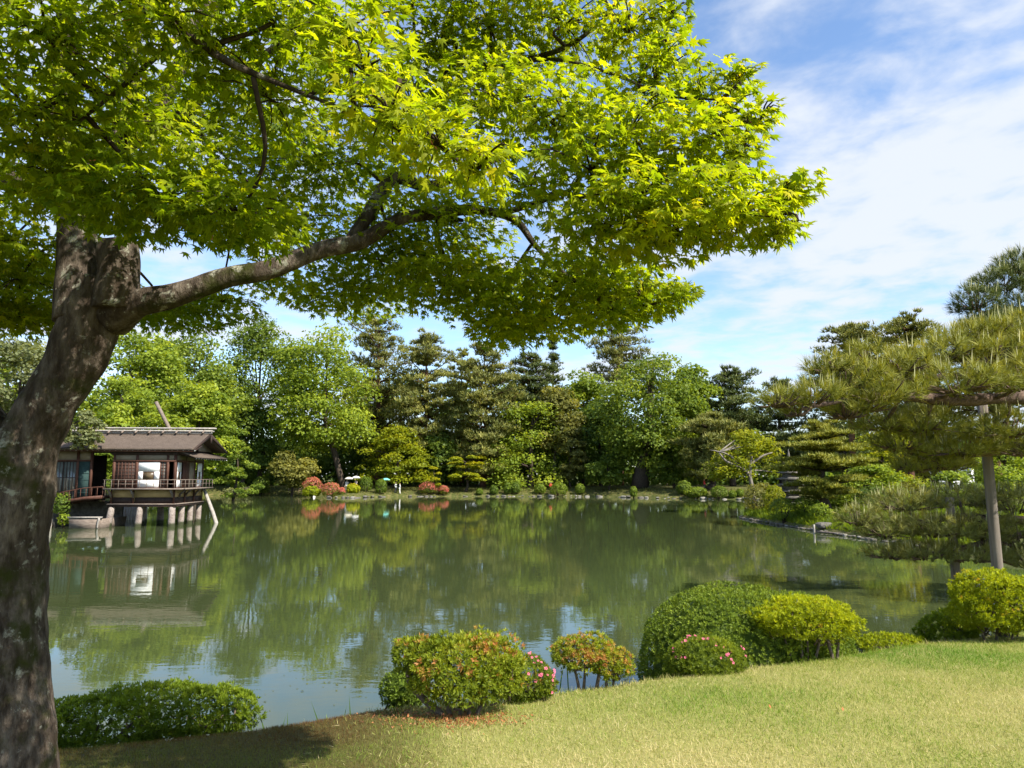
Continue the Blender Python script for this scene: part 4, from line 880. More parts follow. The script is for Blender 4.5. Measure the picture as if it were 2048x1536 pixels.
# ------------------------------------------------------------------ near pines on the right
def needle_tuft(seed, n=22, w=.023):
    r = rng(seed); V = []
    for i_ in range(n):
        a = r.uniform(0, 6.283); e = r.uniform(.12, 1.25); L = r.uniform(.75, 1.05); b = r.uniform(0, .25)
        d_ = np.array([math.cos(a) * math.sin(e), math.sin(a) * math.sin(e), math.cos(e)]); s_ = np.cross(d_, [0.2, .3, .9]); s_ /= np.linalg.norm(s_)
        V += [np.array([0, 0, b]) - s_ * w, np.array([0, 0, b]) + s_ * w, np.array([0, 0, b]) + d_ * L]
    return np.array(V), np.arange(3 * n).reshape(-1, 3)
TUF = [needle_tuft(40 + i_) for i_ in range(3)]
CAN = []
for a in (0, 2.09, 4.19): CAN += [(.045 * math.cos(a), .045 * math.sin(a), 0)]
CAN += [(0.02, 0, 1.0)]; CAN = np.array(CAN); CAN_F = np.array([[0, 1, 3], [1, 2, 3], [2, 0, 3]])
m = leaf_mat('pine_candle', [(0, (.20, .22, .09)), (1, (.36, .34, .16))], .1); M['candle'] = m
M['bark_pine'] = plain('bark_black_pine', (.16, .11, .085), (.045, .034, .028), 16, .95, .1, 1.0, .02)

def hero_pine(label, base, pads, limbs, seed, pal, nlen, dens, trunk, group):
    r = rng(seed); o = np.array([base[0], base[1], gz(*base) - .1]); root = thing('black_pine', label, 'pine tree', tuple(o), group)
    wood(root, o, np.array([p_[:3] for p_ in trunk]), [p_[3] for p_ in trunk], 'bark_pine', 14, 26, 'trunk', .25, seed)
    for L in limbs: wood(root, o, np.array([p_[:3] for p_ in L]), [p_[3] for p_ in L], 'bark_pine', 8, 18, 'limb', .3, seed + 1)
    parts = []; cand = []; tw = MB()
    lp = np.concatenate([catmull(np.array([p_[:3] for p_ in L]), 24) for L in limbs])
    for (px_, py_, Y_, hw, hh, dep) in pads:
        c_ = at(px_, py_, Y_); A = np.array([hw * .92 * ppm(Y_), dep * .9, hh * .8 * ppm(Y_)]); n = max(12, int(dens * (A[0] * A[1] + A[0] * A[2] * .8) * 3.14))
        q = rand_dir(r, n) * (r.uniform(.12, 1, n) ** .4)[:, None]; q[:, 2] = np.where(q[:, 2] < -.1, q[:, 2] * .55, q[:, 2])
        P = c_ + q * A; P[:, 2] += noise3(P, 1.6, seed) * .05
        Nn = norm(q * np.array([.7, .7, .35]) + np.array([0, 0, .62]) + r.normal(0, .28, (n, 3)))
        tint = np.clip(.42 + .28 * q[:, 2] + r.normal(0, .16, n), 0, 1); g = r.integers(0, 3, n)
        for j in range(3):
            s_ = g == j; parts.append(inst(TUF[j][0], TUF[j][1], (P - o)[s_], frames(Nn[s_], r.uniform(0, 6.28, s_.sum())), nlen * r.uniform(.75, 1.2, s_.sum()), tint[s_]))
        k = (q[:, 2] > .25) & (r.uniform(0, 1, n) < .55); cand.append((P[k] + [0, 0, nlen * .3], Nn[k]))
        a0 = lp[np.argmin(np.linalg.norm(lp - c_, axis=1))]; tw.tube([a0 - o, (a0 + c_) / 2 - o - [0, 0, .05], c_ - o], [.03, .024, .014], 5, 6, .3, seed)
        for P_ in P[:: max(1, n // 22)]:
            b_ = c_ + (P_ - c_) * [.35, .35, -.2]; tw.tube([b_ - o - [0, 0, A[2] * .35], (b_ * .4 + P_ * .6) - o - [0, 0, .03], P_ - o], [.013, .01, .006], 4, 4)
    V, Fc, Tt = merge(parts); link('needles', new_mesh('needles', V, Fc, Tt), M[pal], root, kind='stuff')
    CP = np.concatenate([c_[0] for c_ in cand]); CN = norm(np.concatenate([c_[1] for c_ in cand]) * .3 + [0, 0, 1]); n = len(CP)
    V, Fc, Tt = inst(CAN, CAN_F, CP - o, frames(CN, r.uniform(0, 6, n)), r.uniform(.6, 1.3, n) * nlen * 1.0, r.uniform(0, 1, n))
    link('candles', new_mesh('candles', V, Fc, Tt), M['candle'], root, kind='stuff')
    tw.build('twigs', M['bark_pine'], root, smooth=True, kind='stuff')
    return root
A = lambda px, py, Y, r_: (*at(px, py, Y), r_)
hero_pine('spreading black pine reaching in from the right on timber props', (10.8, 10.6),
    [(1555, 806, 8.3, 45, 24, .35), (1620, 800, 8.4, 70, 30, .5), (1690, 760, 8.8, 95, 42, .6), (1665, 735, 8.8, 55, 30, .4), (1760, 790, 8.6, 90, 38, .6), (1800, 735, 9.0, 90, 42, .6), (1880, 710, 9.2, 80, 40, .6), (1905, 682, 9.4, 60, 26, .5), (1965, 668, 9.4, 60, 26, .5), (2045, 655, 9.4, 60, 30, .5), (1730, 712, 9.0, 50, 22, .4), (1820, 930, 9.9, 40, 24, .4), (1690, 830, 8.7, 40, 20, .4), (1590, 826, 8.4, 30, 16, .3), (1920, 770, 8.6, 100, 48, .6), (1990, 710, 9.0, 80, 48, .6),
     (2050, 760, 8.6, 90, 60, .6), (2030, 690, 9.2, 70, 36, .6), (1850, 850, 9.2, 85, 42, .6), (1920, 900, 9.6, 90, 36, .6), (2010, 860, 9.2, 90, 44, .6), (1800, 890, 9.6, 60, 36, .5), (1880, 930, 9.8, 70, 26, .5), (2060, 900, 9.4, 70, 40, .6), (1760, 850, 9.4, 60, 28, .5), (1720, 815, 8.8, 60, 24, .5),
     (2180, 760, 9.6, 120, 50, .9), (2300, 720, 10.2, 150, 60, 1.2), (2420, 640, 10.4, 170, 60, 1.2), (2420, 520, 10.5, 140, 60, 1.0), (2250, 880, 10, 130, 40, .9)],
    [[A(2450, 830, 10.6, .2), A(2250, 800, 10, .16), A(2048, 796, 9.2, .10), A(1900, 800, 9.0, .075), A(1760, 790, 8.8, .05), A(1620, 815, 8.4, .022)],
     [A(2250, 800, 10, .12), A(2080, 770, 9.6, .09), A(1960, 750, 9.2, .06), A(1800, 762, 9.0, .035), A(1700, 775, 8.8, .02)],
     [A(2400, 900, 10.6, .15), A(2150, 880, 10, .1), A(1990, 900, 9.8, .07), A(1860, 920, 9.8, .03)]], 701, 'pinel', .17, 112,
    [(10.8, 10.6, .6, .34), (10.7, 10.6, 2.2, .3), (10.6, 10.6, 4.2, .24), (10.2, 10.4, 5.5, .15), (10.0, 10.4, 6.2, .08)], 'black pines on the right bank')
hero_pine('dark low pine branch stretching over the water behind the props', (12.6, 13.6),
    [(1715, 1040, 12.2, 50, 28, .6), (1770, 1062, 12.2, 70, 34, .7), (1810, 1010, 12.4, 80, 34, .7), (1860, 1060, 12, 90, 40, .8), (1850, 1110, 11.8, 80, 26, .6), (1920, 1000, 12.4, 90, 36, .8), (1950, 1060, 12, 90, 44, .8), (1940, 1115, 11.8, 90, 26, .6), (2030, 1010, 12, 80, 44, .8), (2040, 1080, 11.8, 80, 44, .7), (2050, 1125, 11.6, 60, 22, .6), (1780, 1110, 12, 60, 20, .5)],
    [[A(2460, 1040, 13.6, .2), A(2200, 1040, 12.8, .14), A(2030, 1040, 12.2, .09), A(1900, 1035, 12.2, .06), A(1780, 1060, 12.2, .025)], [A(2200, 1040, 12.8, .1), A(2040, 1070, 12, .06), A(1900, 1100, 11.9, .035), A(1800, 1115, 12, .015)]], 702, 'pine', .17, 95,
    [(12.6, 13.6, .6, .3), (12.6, 13.6, 2.0, .27), (12.5, 13.6, 2.6, .2), (12.5, 13.6, 3.0, .1)], 'black pines on the right bank')
hero_pine('dark pine crown at the upper right edge full of upright shoots', (14.0, 17.0),
    [(1952, 605, 15.5, 50, 44, .7), (2005, 570, 15.8, 66, 52, .8), (2045, 535, 16, 52, 40, .8), (1975, 650, 15.4, 60, 30, .7), (2060, 620, 15.5, 70, 40, .8), (2110, 560, 16, 70, 60, .9), (2000, 640, 15.4, 50, 22, .6), (2200, 590, 16.5, 110, 60, 1.0), (2230, 490, 17, 110, 60, 1.0), (2330, 640, 17, 110, 60, 1.0), (2250, 850, 16.5, 150, 60, 1.2), (2350, 760, 17, 160, 70, 1.3), (2390, 900, 17, 150, 60, 1.2)],
    [[A(2290, 720, 17, .16), A(2150, 640, 16.4, .1), A(2040, 620, 15.8, .06), A(1960, 625, 15.5, .03)], [A(2150, 640, 16.4, .08), A(2080, 580, 16, .05), A(2020, 560, 16, .03)]], 703, 'pined', .2, 115,
    [(14.0, 17, .6, .28), (14.1, 17, 3.5, .24), (14.4, 17, 6, .16), (14.3, 17, 7.4, .06)], 'black pines on the right bank')
for lab, px_, Y_, zt, x2, rr in (('grey timber post propping the big pine branch', 1991, 9.9, 4.1, -.02, .068), ('dark timber post standing in the water under the low pine branch', 1906, 12.0, 2.75, 0, .075)):
    x = (px_ - 1024) / F * Y_ / 1.02; zb = gz(x, Y_) - .4
    o = MB().tube([(x, Y_, zb), (x + x2 * .5, Y_, (zb + zt) / 2), (x + x2, Y_, zt)], [rr * 1.08, rr, rr * .92], 9, 8, .08).build('timber_post', M['post'] , smooth=True); tag(o, lab, 'post', 'props under the black pines')

# ------------------------------------------------------------------ near shrubs
ROS = []          # a whorl of azalea leaves
for j in range(6):
    a = j / 6 * 6.283 + .2 * (j % 2); el = .55 + .25 * (j % 3); c, s = math.cos(a), math.sin(a)
    dirv = np.array([c * math.cos(el), s * math.cos(el), math.sin(el)]); sd = np.array([-s, c, 0]); up = np.cross(dirv, sd)
    ROS.append(np.stack([dirv * .06, dirv * .5 + sd * .17 - up * .03, dirv * 1.0 + up * .06, dirv * .5 - sd * .17 - up * .03]))
ROS = np.concatenate(ROS); ROS_F = np.arange(24).reshape(6, 4)
def flower_mesh():
    V, Fq = [], []
    for j in range(5):
        a = j / 5 * 6.283; c, s = math.cos(a), math.sin(a); b = len(V)
        V += [(c * .1, s * .1, -.25), (c * .75 - s * .36, s * .75 + c * .36, .2), (c * 1.05, s * 1.05, .12), (c * .75 + s * .36, s * .75 - c * .36, .2)]; Fq.append((b, b + 3, b + 2, b + 1))
    me = new_mesh('blossom', np.array(V), Fq); m_, t_ = mat('blossom_pink'); bsdf(t_, (.64, .13, .22), .6, .2); me.materials.append(m_); return me
BLOSSOM = flower_mesh()
def azalea(label, name, blobs, Y, pal, seed, leaf=.045, dens=1500, stems=None, flowers=0, bare=.0, tone=0.0, brown=0.0, group='clipped shrubs along the near lawn', lumpy=.1, inner=.25, floor=True, fl_px=None, core=False):
    """shrub of leaf whorls over one or more clipped masses; blobs: (px, py centre, half w px, half h px, depth ratio, dY)"""
    r = rng(seed); B = []
    for px_, py_, hw, hh, dr, dy in blobs:
        c_ = at(px_, py_, Y + dy); B.append((c_, np.array([hw * ppm(Y), hw * ppm(Y) * dr, hh * ppm(Y)])))
    bx_ = B[0][0]; gx0 = bx_[0]; zg = gz(gx0, Y); o = np.array([gx0, Y, zg]); root = thing(name, label, 'azalea' if 'azalea' in name else 'shrub', tuple(o), group)
    PP, NN, TT = [], [], []
    for c_, a in B:
        area = 4 * math.pi * ((a[0] * a[1]) ** 1.6 / 3 + (a[0] * a[2]) ** 1.6 / 3 + (a[1] * a[2]) ** 1.6 / 3) ** (1 / 1.6); n = int(area * dens)
        d = rand_dir(r, n); lum = 1 + lumpy * noise3(d * 1.7 + seed, 1.6, seed % 23, 3)
        lum += lumpy * .35 * noise3(d * 5.0 + seed, 1.6, seed % 29, 2); q = norm(np.sign(d) * np.abs(d) ** .95) * lum[:, None]
        P = c_ + q * a * (1 - inner * r.uniform(0, 1, n) ** 2.2)[:, None]
        nn = norm(d / a * a.min() + r.normal(0, .35, (n, 3)) + [0, 0, .25])
        keep = np.ones(n, bool)
        for c2, a2 in B:
            if c2 is c_: continue
            keep &= (((P - c2) / a2) ** 2).sum(1) > .55
        if bare: keep &= (d[:, 2] > -bare + .3 * noise3(P, 3, 9)) | (r.uniform(0, 1, n) < .12)
        if floor: keep &= P[:, 2] > land_z(P[:, 0], P[:, 1]) + .01
        t_ = .40 + tone + .12 * d[:, 2] + r.normal(0, .12, n) + .10 * noise3(P, 5, 3)
        if brown: t_ = np.where((noise3(P, 6, 17) * .55 + r.normal(0, .35, n) > 1.0 - brown) & (d[:, 2] > -.3), r.uniform(.82, 1, n), np.minimum(t_, .8))
        PP.append(P[keep]); NN.append(nn[keep]); TT.append(t_[keep])
    P = np.concatenate(PP); Nn = np.concatenate(NN); T_ = np.clip(np.concatenate(TT), 0, 1); n = len(P)
    V, Fc, Tt = inst(ROS, ROS_F, P - o, frames(Nn, r.uniform(0, 6.28, n)), leaf * r.uniform(.6, 1.3, n), T_)
    link('foliage', new_mesh('foliage', V, Fc, Tt), M[pal], root, kind='stuff')
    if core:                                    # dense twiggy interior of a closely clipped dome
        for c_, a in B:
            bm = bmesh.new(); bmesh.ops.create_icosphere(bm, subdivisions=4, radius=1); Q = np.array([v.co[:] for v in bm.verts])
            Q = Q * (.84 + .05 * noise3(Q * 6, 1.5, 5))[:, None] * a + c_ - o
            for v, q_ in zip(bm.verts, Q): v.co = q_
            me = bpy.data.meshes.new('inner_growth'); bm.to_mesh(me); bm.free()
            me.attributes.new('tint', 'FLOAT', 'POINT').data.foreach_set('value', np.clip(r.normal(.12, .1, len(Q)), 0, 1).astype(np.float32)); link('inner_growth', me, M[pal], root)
    # stems from the ground into the leaf mass
    for (px0, py0, pts, rr) in (stems or []):
        p0 = at(px0, py0, Y); p0 = np.array([p0[0], Y, gz(p0[0], Y) - .05]); path = [p0] + [at(a_, b_, Y + c_) for a_, b_, c_ in pts]
        wood(root, o, path, np.linspace(rr, rr * .35, len(path)), 'twig_grey', 7, None, 'stem', .25, seed)
    mb = MB()
    for j in range(26):
        c_, a = B[j % len(B)]; e = c_ + rand_dir(r, 1)[0] * a * .85; e[2] = max(e[2], c_[2] - a[2] * .3); b_ = np.array([c_[0] + r.normal(0, .3) * a[0], c_[1], max(zg - .03, c_[2] - a[2] * 1.05)])
        mb.tube([b_ - o, (b_ * .5 + e * .5) - o + r.normal(0, .03, 3), e - o], [.011, .008, .003], 4, 5)
    mb.build('twigs', M['twig_grey'], root, kind='stuff')
    if flowers:
        up_ = (Nn[:, 2] > -.1) & (Nn[:, 1] < .3) & (np.concatenate([((x - B[0][0]) / B[0][1]) [:, 2] for x in [P]]) > -.6)
        if fl_px is not None:
            c_ = at(fl_px[0], fl_px[1], Y); up_ &= np.abs(P[:, 0] - c_[0]) < fl_px[2] * ppm(Y); up_ &= P[:, 2] > c_[2] - fl_px[3] * ppm(Y)
        ii = np.nonzero(up_)[0]; seeds_ = r.choice(ii, max(3, flowers // 4)); w_ = np.exp(-np.min(np.linalg.norm(P[ii][:, None] - P[seeds_][None], axis=2), 1) / .035) + .004
        for i_ in r.choice(ii, min(flowers, len(ii)), replace=False, p=w_ / w_.sum()):
            ob = link('blossom', BLOSSOM, None, root, tuple(P[i_] - o + Nn[i_] * .035)); s_ = r.uniform(.011, .018); ob.scale = (s_, s_, s_)
            ob.rotation_euler = Vector(norm(Nn[i_] + [0, -.6, .2])).to_track_quat('Z', 'Y').to_euler()
    return root
azalea('low spreading dark green hedge bush beside the maple trunk', 'hedge_bush', [(215, 1442, 135, 46, .5, 0), (330, 1418, 130, 50, .5, .1), (430, 1420, 80, 44, .6, 0), (130, 1455, 80, 34, .6, 0)], 6.55, 'hedge', 801, leaf=.038, dens=1350, tone=.12, lumpy=.2)
azalea('large gnarled azalea with reddish tips on the edge of the lawn', 'azalea_bush', [(890, 1332, 74, 54, .8, 0), (955, 1326, 80, 58, .8, .15), (1008, 1352, 40, 44, .8, .1), (836, 1312, 46, 34, .8, 0), (912, 1376, 58, 36, .7, -.05), (970, 1375, 40, 30, .7, 0)], 6.0, 'azalea', 802, leaf=.040, dens=1500, tone=.06, brown=.42, bare=.7, lumpy=.3, inner=.45,
       stems=[(900, 1425, [(850, 1400, 0), (822, 1370, 0), (815, 1335, 0), (835, 1310, 0)], .034), (905, 1425, [(890, 1395, 0), (880, 1350, .05)], .022), (935, 1420, [(945, 1390, 0), (960, 1350, .1)], .02), (945, 1422, [(970, 1395, .05), (985, 1350, .1)], .018), (920, 1425, [(920, 1395, 0), (915, 1345, .1)], .016)])
azalea('small azalea dotted with pink blossom right of the gnarled one', 'azalea_bush', [(1040, 1355, 62, 40, .8, 0), (1075, 1368, 34, 26, .8, 0)], 6.55, 'azalea', 803, leaf=.034, dens=1700, tone=-.08, brown=.2, flowers=44, stems=[(1010, 1390, [(1010, 1370, 0)], .015)])
azalea('small dark green shrub behind the left foot of the gnarled azalea', 'round_bush', [(810, 1378, 46, 36, .8, 0)], 7.0, 'box', 804, leaf=.034, dens=1500, tone=-.05, core=True)
azalea('small bare legged azalea with rusty orange tips', 'azalea_bush', [(1165, 1305, 56, 32, .8, 0), (1225, 1330, 36, 26, .8, 0)], 7.15, 'azalea', 805, leaf=.034, dens=2100, tone=.15, brown=.85, bare=.5, lumpy=.28, inner=.4,
       stems=[(1162, 1368, [(1148, 1335, 0), (1130, 1305, 0)], .02), (1165, 1368, [(1170, 1335, 0), (1165, 1300, 0)], .017), (1190, 1362, [(1200, 1335, 0), (1195, 1310, 0)], .022), (1225, 1358, [(1230, 1338, 0), (1240, 1318, 0)], .014), (1213, 1360, [(1212, 1335, 0), (1205, 1310, 0)], .015)])
azalea('largest smooth clipped dark green dome at the lawn edge', 'round_bush', [(1470, 1330, 184, 148, .75, 0), (1590, 1300, 112, 108, .8, .3), (1560, 1345, 120, 104, .8, .05)], 8.9, 'box', 806, leaf=.036, dens=1350, tone=.12, lumpy=.05, inner=.2, core=True)
azalea('small low dome with pink azalea blossom before the large dome', 'azalea_bush', [(1410, 1325, 76, 47, .8, 0)], 7.75, 'azalea', 807, leaf=.03, dens=2300, tone=-.12, flowers=40, lumpy=.05, core=True, fl_px=(1420, 1310, 80, 5))
azalea('bright yellow green azalea with bare stems beside the large dome', 'azalea_bush', [(1610, 1235, 92, 38, .75, 0), (1655, 1250, 50, 36, .75, 0), (1560, 1245, 44, 26, .75, 0)], 8.3, 'azyel', 808, leaf=.040, dens=1350, tone=.10, brown=.1, bare=.55, lumpy=.24, inner=.45,
       stems=[(1668, 1305, [(1655, 1280, 0), (1650, 1250, 0)], .022), (1672, 1305, [(1678, 1275, 0), (1685, 1250, 0)], .02), (1625, 1312, [(1640, 1280, 0), (1640, 1250, 0)], .02), (1605, 1312, [(1600, 1280, 0), (1585, 1250, 0)], .018), (1590, 1312, [(1570, 1280, 0), (1560, 1250, 0)], .015), (1615, 1312, [(1615, 1285, 0), (1612, 1240, 0)], .015)])
azalea('tall yellow green azalea at the right edge below the pine post', 'azalea_bush', [(1985, 1205, 76, 58, .8, 0), (2050, 1215, 60, 52, .8, 0)], 9.5, 'azyel', 809, leaf=.042, dens=1600, tone=0, brown=.3, bare=.85, lumpy=.22, inner=.35, stems=[(1990, 1262, [(1995, 1235, 0), (1985, 1205, 0)], .02), (1970, 1264, [(1955, 1235, 0), (1950, 1210, 0)], .016), (2020, 1260, [(2030, 1230, 0)], .016)])
azalea('low bright green ground shrub left of the tall right azalea', 'ground_shrub', [(1895, 1262, 50, 34, .8, 0), (1925, 1240, 34, 34, .8, .2)], 10.0, 'hedge', 810, leaf=.05, dens=1000, tone=.2, lumpy=.2)
azalea('flat yellow green ground shrub peeping over the lawn edge', 'ground_shrub', [(1785, 1288, 62, 16, .7, 0)], 9.7, 'azyel', 811, leaf=.04, dens=1200, tone=-.08, lumpy=.2)

# ------------------------------------------------------------------ lawn blades, moss, fallen leaves
def scatter(r, n, xr, yr, cond):
    X = r.uniform(*xr, n); Y_ = r.uniform(*yr, n); k = cond(X, Y_); X, Y_ = X[k], Y_[k]; return np.stack([X, Y_, land_z(X, Y_)], 1)
def in_view(X, Y_): return (np.abs(X) < Y_ * .78 + .3) & (Y_ - np.interp(X, LX, LY) < .5)
M['grass'] = leaf_mat('grass_blade', [(0, (.60, .50, .27)), (.3, (.45, .40, .15)), (.6, (.27, .315, .05)), (1, (.13, .245, .022))], .35, (1.1, 1.15, .7), .6, .2)
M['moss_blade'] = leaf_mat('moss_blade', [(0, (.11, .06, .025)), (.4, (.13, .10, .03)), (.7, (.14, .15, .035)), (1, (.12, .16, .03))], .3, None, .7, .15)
r = rng(91)
P = scatter(r, 560000, (-6, 9.5), (3.4, 11.2), in_view); P = P[r.uniform(0, 1, len(P)) > moss_w(P)]; P = P[r.uniform(0, 1, len(P)) < np.clip(6.5 / P[:, 1], 0, 1) ** 1.2]; n = len(P)
BLD = np.array([[-.06, 0, 0], [.06, 0, 0], [.02, .25, 1.0]])
green = .37 + .26 * noise3(P, .45, 21) + .30 * noise3(P, 1.3, 22) + .14 * noise3(P, 5, 23) + .22 * np.clip((P[:, 0] - 2.2) / 3, 0, 1) * np.clip((P[:, 1] - 6) / 2, 0, 1)
V, Fc, Tt = inst(BLD, BLF, P, frames(norm(np.array([0, 0, 1.]) + r.normal(0, .55, (n, 3))), r.uniform(0, 6.28, n)), r.uniform(.018, .042, n) * (1 + .5 * np.clip(green - .4, 0, 1)) * np.where((P[:, 1] - np.interp(P[:, 0], LX, LY) > -.12) & (r.uniform(0, 1, n) < .5), 2.0, 1), np.clip(green + r.normal(0, .2, n), 0, 1))
o = link('lawn_grass', new_mesh('lawn_grass', V, Fc, Tt), M['grass'], kind='stuff'); tag(o, 'short straw and green grass of the near lawn', 'grass')
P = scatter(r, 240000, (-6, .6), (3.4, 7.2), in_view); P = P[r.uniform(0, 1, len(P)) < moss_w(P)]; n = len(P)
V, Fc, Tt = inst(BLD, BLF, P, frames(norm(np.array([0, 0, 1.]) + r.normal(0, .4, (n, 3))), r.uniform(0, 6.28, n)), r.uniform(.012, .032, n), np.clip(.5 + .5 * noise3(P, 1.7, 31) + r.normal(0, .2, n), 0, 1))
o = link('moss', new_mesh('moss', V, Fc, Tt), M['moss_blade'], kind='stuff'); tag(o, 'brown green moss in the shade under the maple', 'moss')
n = 1500; c_ = at(905, 1425, 5.95); P = np.stack([c_[0] + r.normal(0, .28, n), 5.9 + r.normal(0, .16, n), np.zeros(n)], 1); P[:, 2] = land_z(P[:, 0], P[:, 1]) + .012
m = leaf_mat('dead_leaf', [(0, (.16, .07, .03)), (1, (.45, .17, .06))], .2, (1, 1, 1)); M['dead'] = m
V, Fc, Tt = inst(LEAF, LEAF_F, P, frames(norm(np.array([0, 0, 1.]) + r.normal(0, .5, (n, 3))), r.uniform(0, 6.28, n)), r.uniform(.015, .035, n), r.uniform(0, 1, n))
o = link('leaf_litter', new_mesh('leaf_litter', V, Fc, Tt), M['dead'], kind='stuff'); tag(o, 'rust red fallen leaves under the gnarled azalea', 'fallen leaves')
me = new_mesh('fallen_leaf', LEAF * .05, LEAF_F, np.full(4, .8)); me.materials.append(M['dead'])
for k_, (px_, py_, Y_) in enumerate(((1540, 1398, 6.05), (1278, 1456, 5.2), (993, 1527, 4.4), (1685, 1413, 6.0))):
    c_ = at(px_, py_, Y_); o = link('fallen_leaf', me, None, None, (c_[0], Y_, gz(c_[0], Y_) + .03)); o.rotation_euler = (.5, .3, k_ * 2.); tag(o, ['single rust brown leaf on the lawn below the small pink azalea dome', 'single brown leaf on the lawn below the rusty tipped azalea', 'single brown leaf at the bottom edge of the lawn', 'single brown leaf on the lawn below the yellow green azalea'][k_], 'leaf', 'single leaves on the lawn')
# dry clippings and straw on the lawn, floating leaves on the pond
P = scatter(r, 4500, (-4, 9), (3.6, 10.5), lambda X, Y_: in_view(X, Y_) & (Y_ < np.interp(X, LX, LY)) & (X > -1.4)); n = len(P); P[:, 2] += .02
V, Fc, Tt = inst(np.array([[-.03, 0, 0], [.03, 0, 0], [0, 1, .06]]), BLF, P, frames(norm(np.array([0, 0, 1.]) + r.normal(0, .25, (n, 3))), r.uniform(0, 6.28, n)), r.uniform(.03, .07, n), r.uniform(0, .4, n))
o = link('straw', new_mesh('straw', V, Fc, Tt), M['grass'], kind='stuff'); tag(o, 'pale dry straw and clippings strewn over the near lawn', 'straw')
n = 70; cc_ = np.array([at(a, b, 4402 / (b - 952.))[:2] for a, b in ((620, 1345), (700, 1352), (740, 1335), (560, 1360), (1020, 1300), (480, 1300), (800, 1330))]); k = r.integers(0, len(cc_), n)
P = np.concatenate([cc_[k] + r.normal(0, .45, (n, 2)) * [1.2, .7], np.full((n, 1), .006)], 1)
V, Fc, Tt = inst(CARD, CARD_F, P, frames(norm(np.array([0, 0, 1.]) + r.normal(0, .03, (n, 3))), r.uniform(0, 6.28, n)), r.uniform(.025, .06, n), r.uniform(0, .6, n))
o = link('floating_leaves', new_mesh('floating_leaves', V, Fc, Tt), M['olive'], kind='stuff'); tag(o, 'small drifting leaves scattered on the water before the lawn', 'leaves')
# iris blades at the water edge
m = leaf_mat('iris_leaf', [(0, (.06, .12, .02)), (1, (.12, .2, .03))], .3); M['iris'] = m
for lab, px_, Y_, hs in (('thin iris blades at the lawn edge right of the low hedge bush', 555, 6.5, (.22, .16, .12, .18)), ('thin iris blades at the lawn edge left of the gnarled azalea', 680, 6.7, (.15, .2, .1)), ('thin grass blades beside the small azalea with rusty tips', 1118, 7.2, (.22, .2, .14, .16))):
    x0 = (px_ - 1024) / F * Y_ / 1.05; rt = thing('iris_clump', lab, 'plant', (x0, Y_, gz(x0, Y_)), 'iris blades at the lawn edge')
    for j, h in enumerate(hs):
        a = (j * 37 % 11 - 5) * .07; V = [(-.006, 0, -.02), (.006, 0, -.02), (.006 + a * h, 0, h * .8 + .1), (a * h * 2.2, .01, h + .22), (-.005 + a * h, 0, h * .8 + .1)]
        ob = link('blade', new_mesh('blade', np.array(V), [(0, 1, 2, 4), (4, 2, 3)], np.full(5, .4 + .1 * j)), M['iris'], rt, (.05 * (j * 5 % 7 - 3), .03 * j, 0))

# ------------------------------------------------------------------ the near maple
m, t = mat('maple_bark'); big_ = noisen(t, 3.2, 5, .62, dist=.6); fin = noisen(t, 22, 6, .68, sc=(1, 1, .32)); lic = noisen(t, 11.0, 7, .7, dist=.2); mos = noisen(t, 2.6, 5, .65)
c = rampn(t, [(.30, (.015, .011, .008)), (.45, (.068, .052, .040)), (.6, (.155, .125, .098)), (.78, (.27, .235, .19))], fin)
c = mixn(t, rampn(t, [(.38, (0, 0, 0)), (.62, (1, 1, 1))], big_), mixn(t, .65, c, (.035, .024, .014)), c)
c = mixn(t, rampn(t, [(.52, (0, 0, 0)), (.62, (1, 1, 1))], mos), c, (.034, .038, .008))
c = mixn(t, rampn(t, [(.58, (0, 0, 0)), (.66, (1, 1, 1))], lic), c, (.29, .28, .22))
bsdf(t, c, .95, .1, bumpn(t, mixn(t, .3, fin, big_), 1.0, .06)); M['maple_bark'] = m
MB0 = at(5, 1536, 3.6); base = np.array([MB0[0], 3.55, gz(MB0[0], 3.55)])
MAPLE = thing('maple_tree', 'large old maple with mossy lichened trunk and fresh green canopy in front', 'maple tree', tuple(base))
def mwood(path, name='limb', sides=12, n=None, wob=.18, seed=1, mk='maple_bark'):
    P_ = np.array([at(a, b, c_) for a, b, c_, _ in path]); rr = [d_ * ppm(c_) for a, b, c_, d_ in path]
    n = n or len(path) * 4; V, Fq = tube(P_ - base, rr, sides, n)
    V = V + norm(V - np.repeat(catmull(P_ - base, n), sides, 0)) * ((noise3(V, 4.0, seed, 3) * .5 + noise3(V * [1, 1, .4], 13, seed + 5, 2) * .35) * wob * np.repeat(np.interp(np.linspace(0, 1, n), np.linspace(0, 1, len(rr)), rr), sides))[:, None]
    return link(name, new_mesh(name, V, Fq, smooth=True), M[mk], MAPLE)
# main stem, from below the frame up to the fork
mwood([(24, 1830, 3.55, 122), (6, 1700, 3.55, 96), (-2, 1536, 3.55, 90), (-2, 1350, 3.55, 84), (-4, 1150, 3.55, 80), (2, 1030, 3.55, 84), (24, 940, 3.55, 76), (62, 868, 3.55, 58), (103, 800, 3.55, 52), (143, 740, 3.55, 53), (168, 680, 3.55, 57), (186, 615, 3.55, 58), (200, 560, 3.55, 48)], 'trunk', 64, 160, .22, 3)
mwood([(30, 960, 3.55, 52), (-20, 880, 3.5, 46), (-70, 800, 3.5, 42), (-150, 700, 3.45, 38), (-260, 560, 3.4, 32), (-330, 400, 3.4, 24), (-350, 200, 3.4, 14)], 'limb', 16, 30, .16, 4)
mwood([(165, 640, 3.55, 52), (158, 540, 3.55, 40), (152, 440, 3.6, 37), (138, 330, 3.65, 30), (118, 210, 3.7, 24), (125, 80, 3.75, 19), (150, -80, 3.8, 13), (160, -200, 3.8, 6)], 'limb', 18, 40, .14, 5)
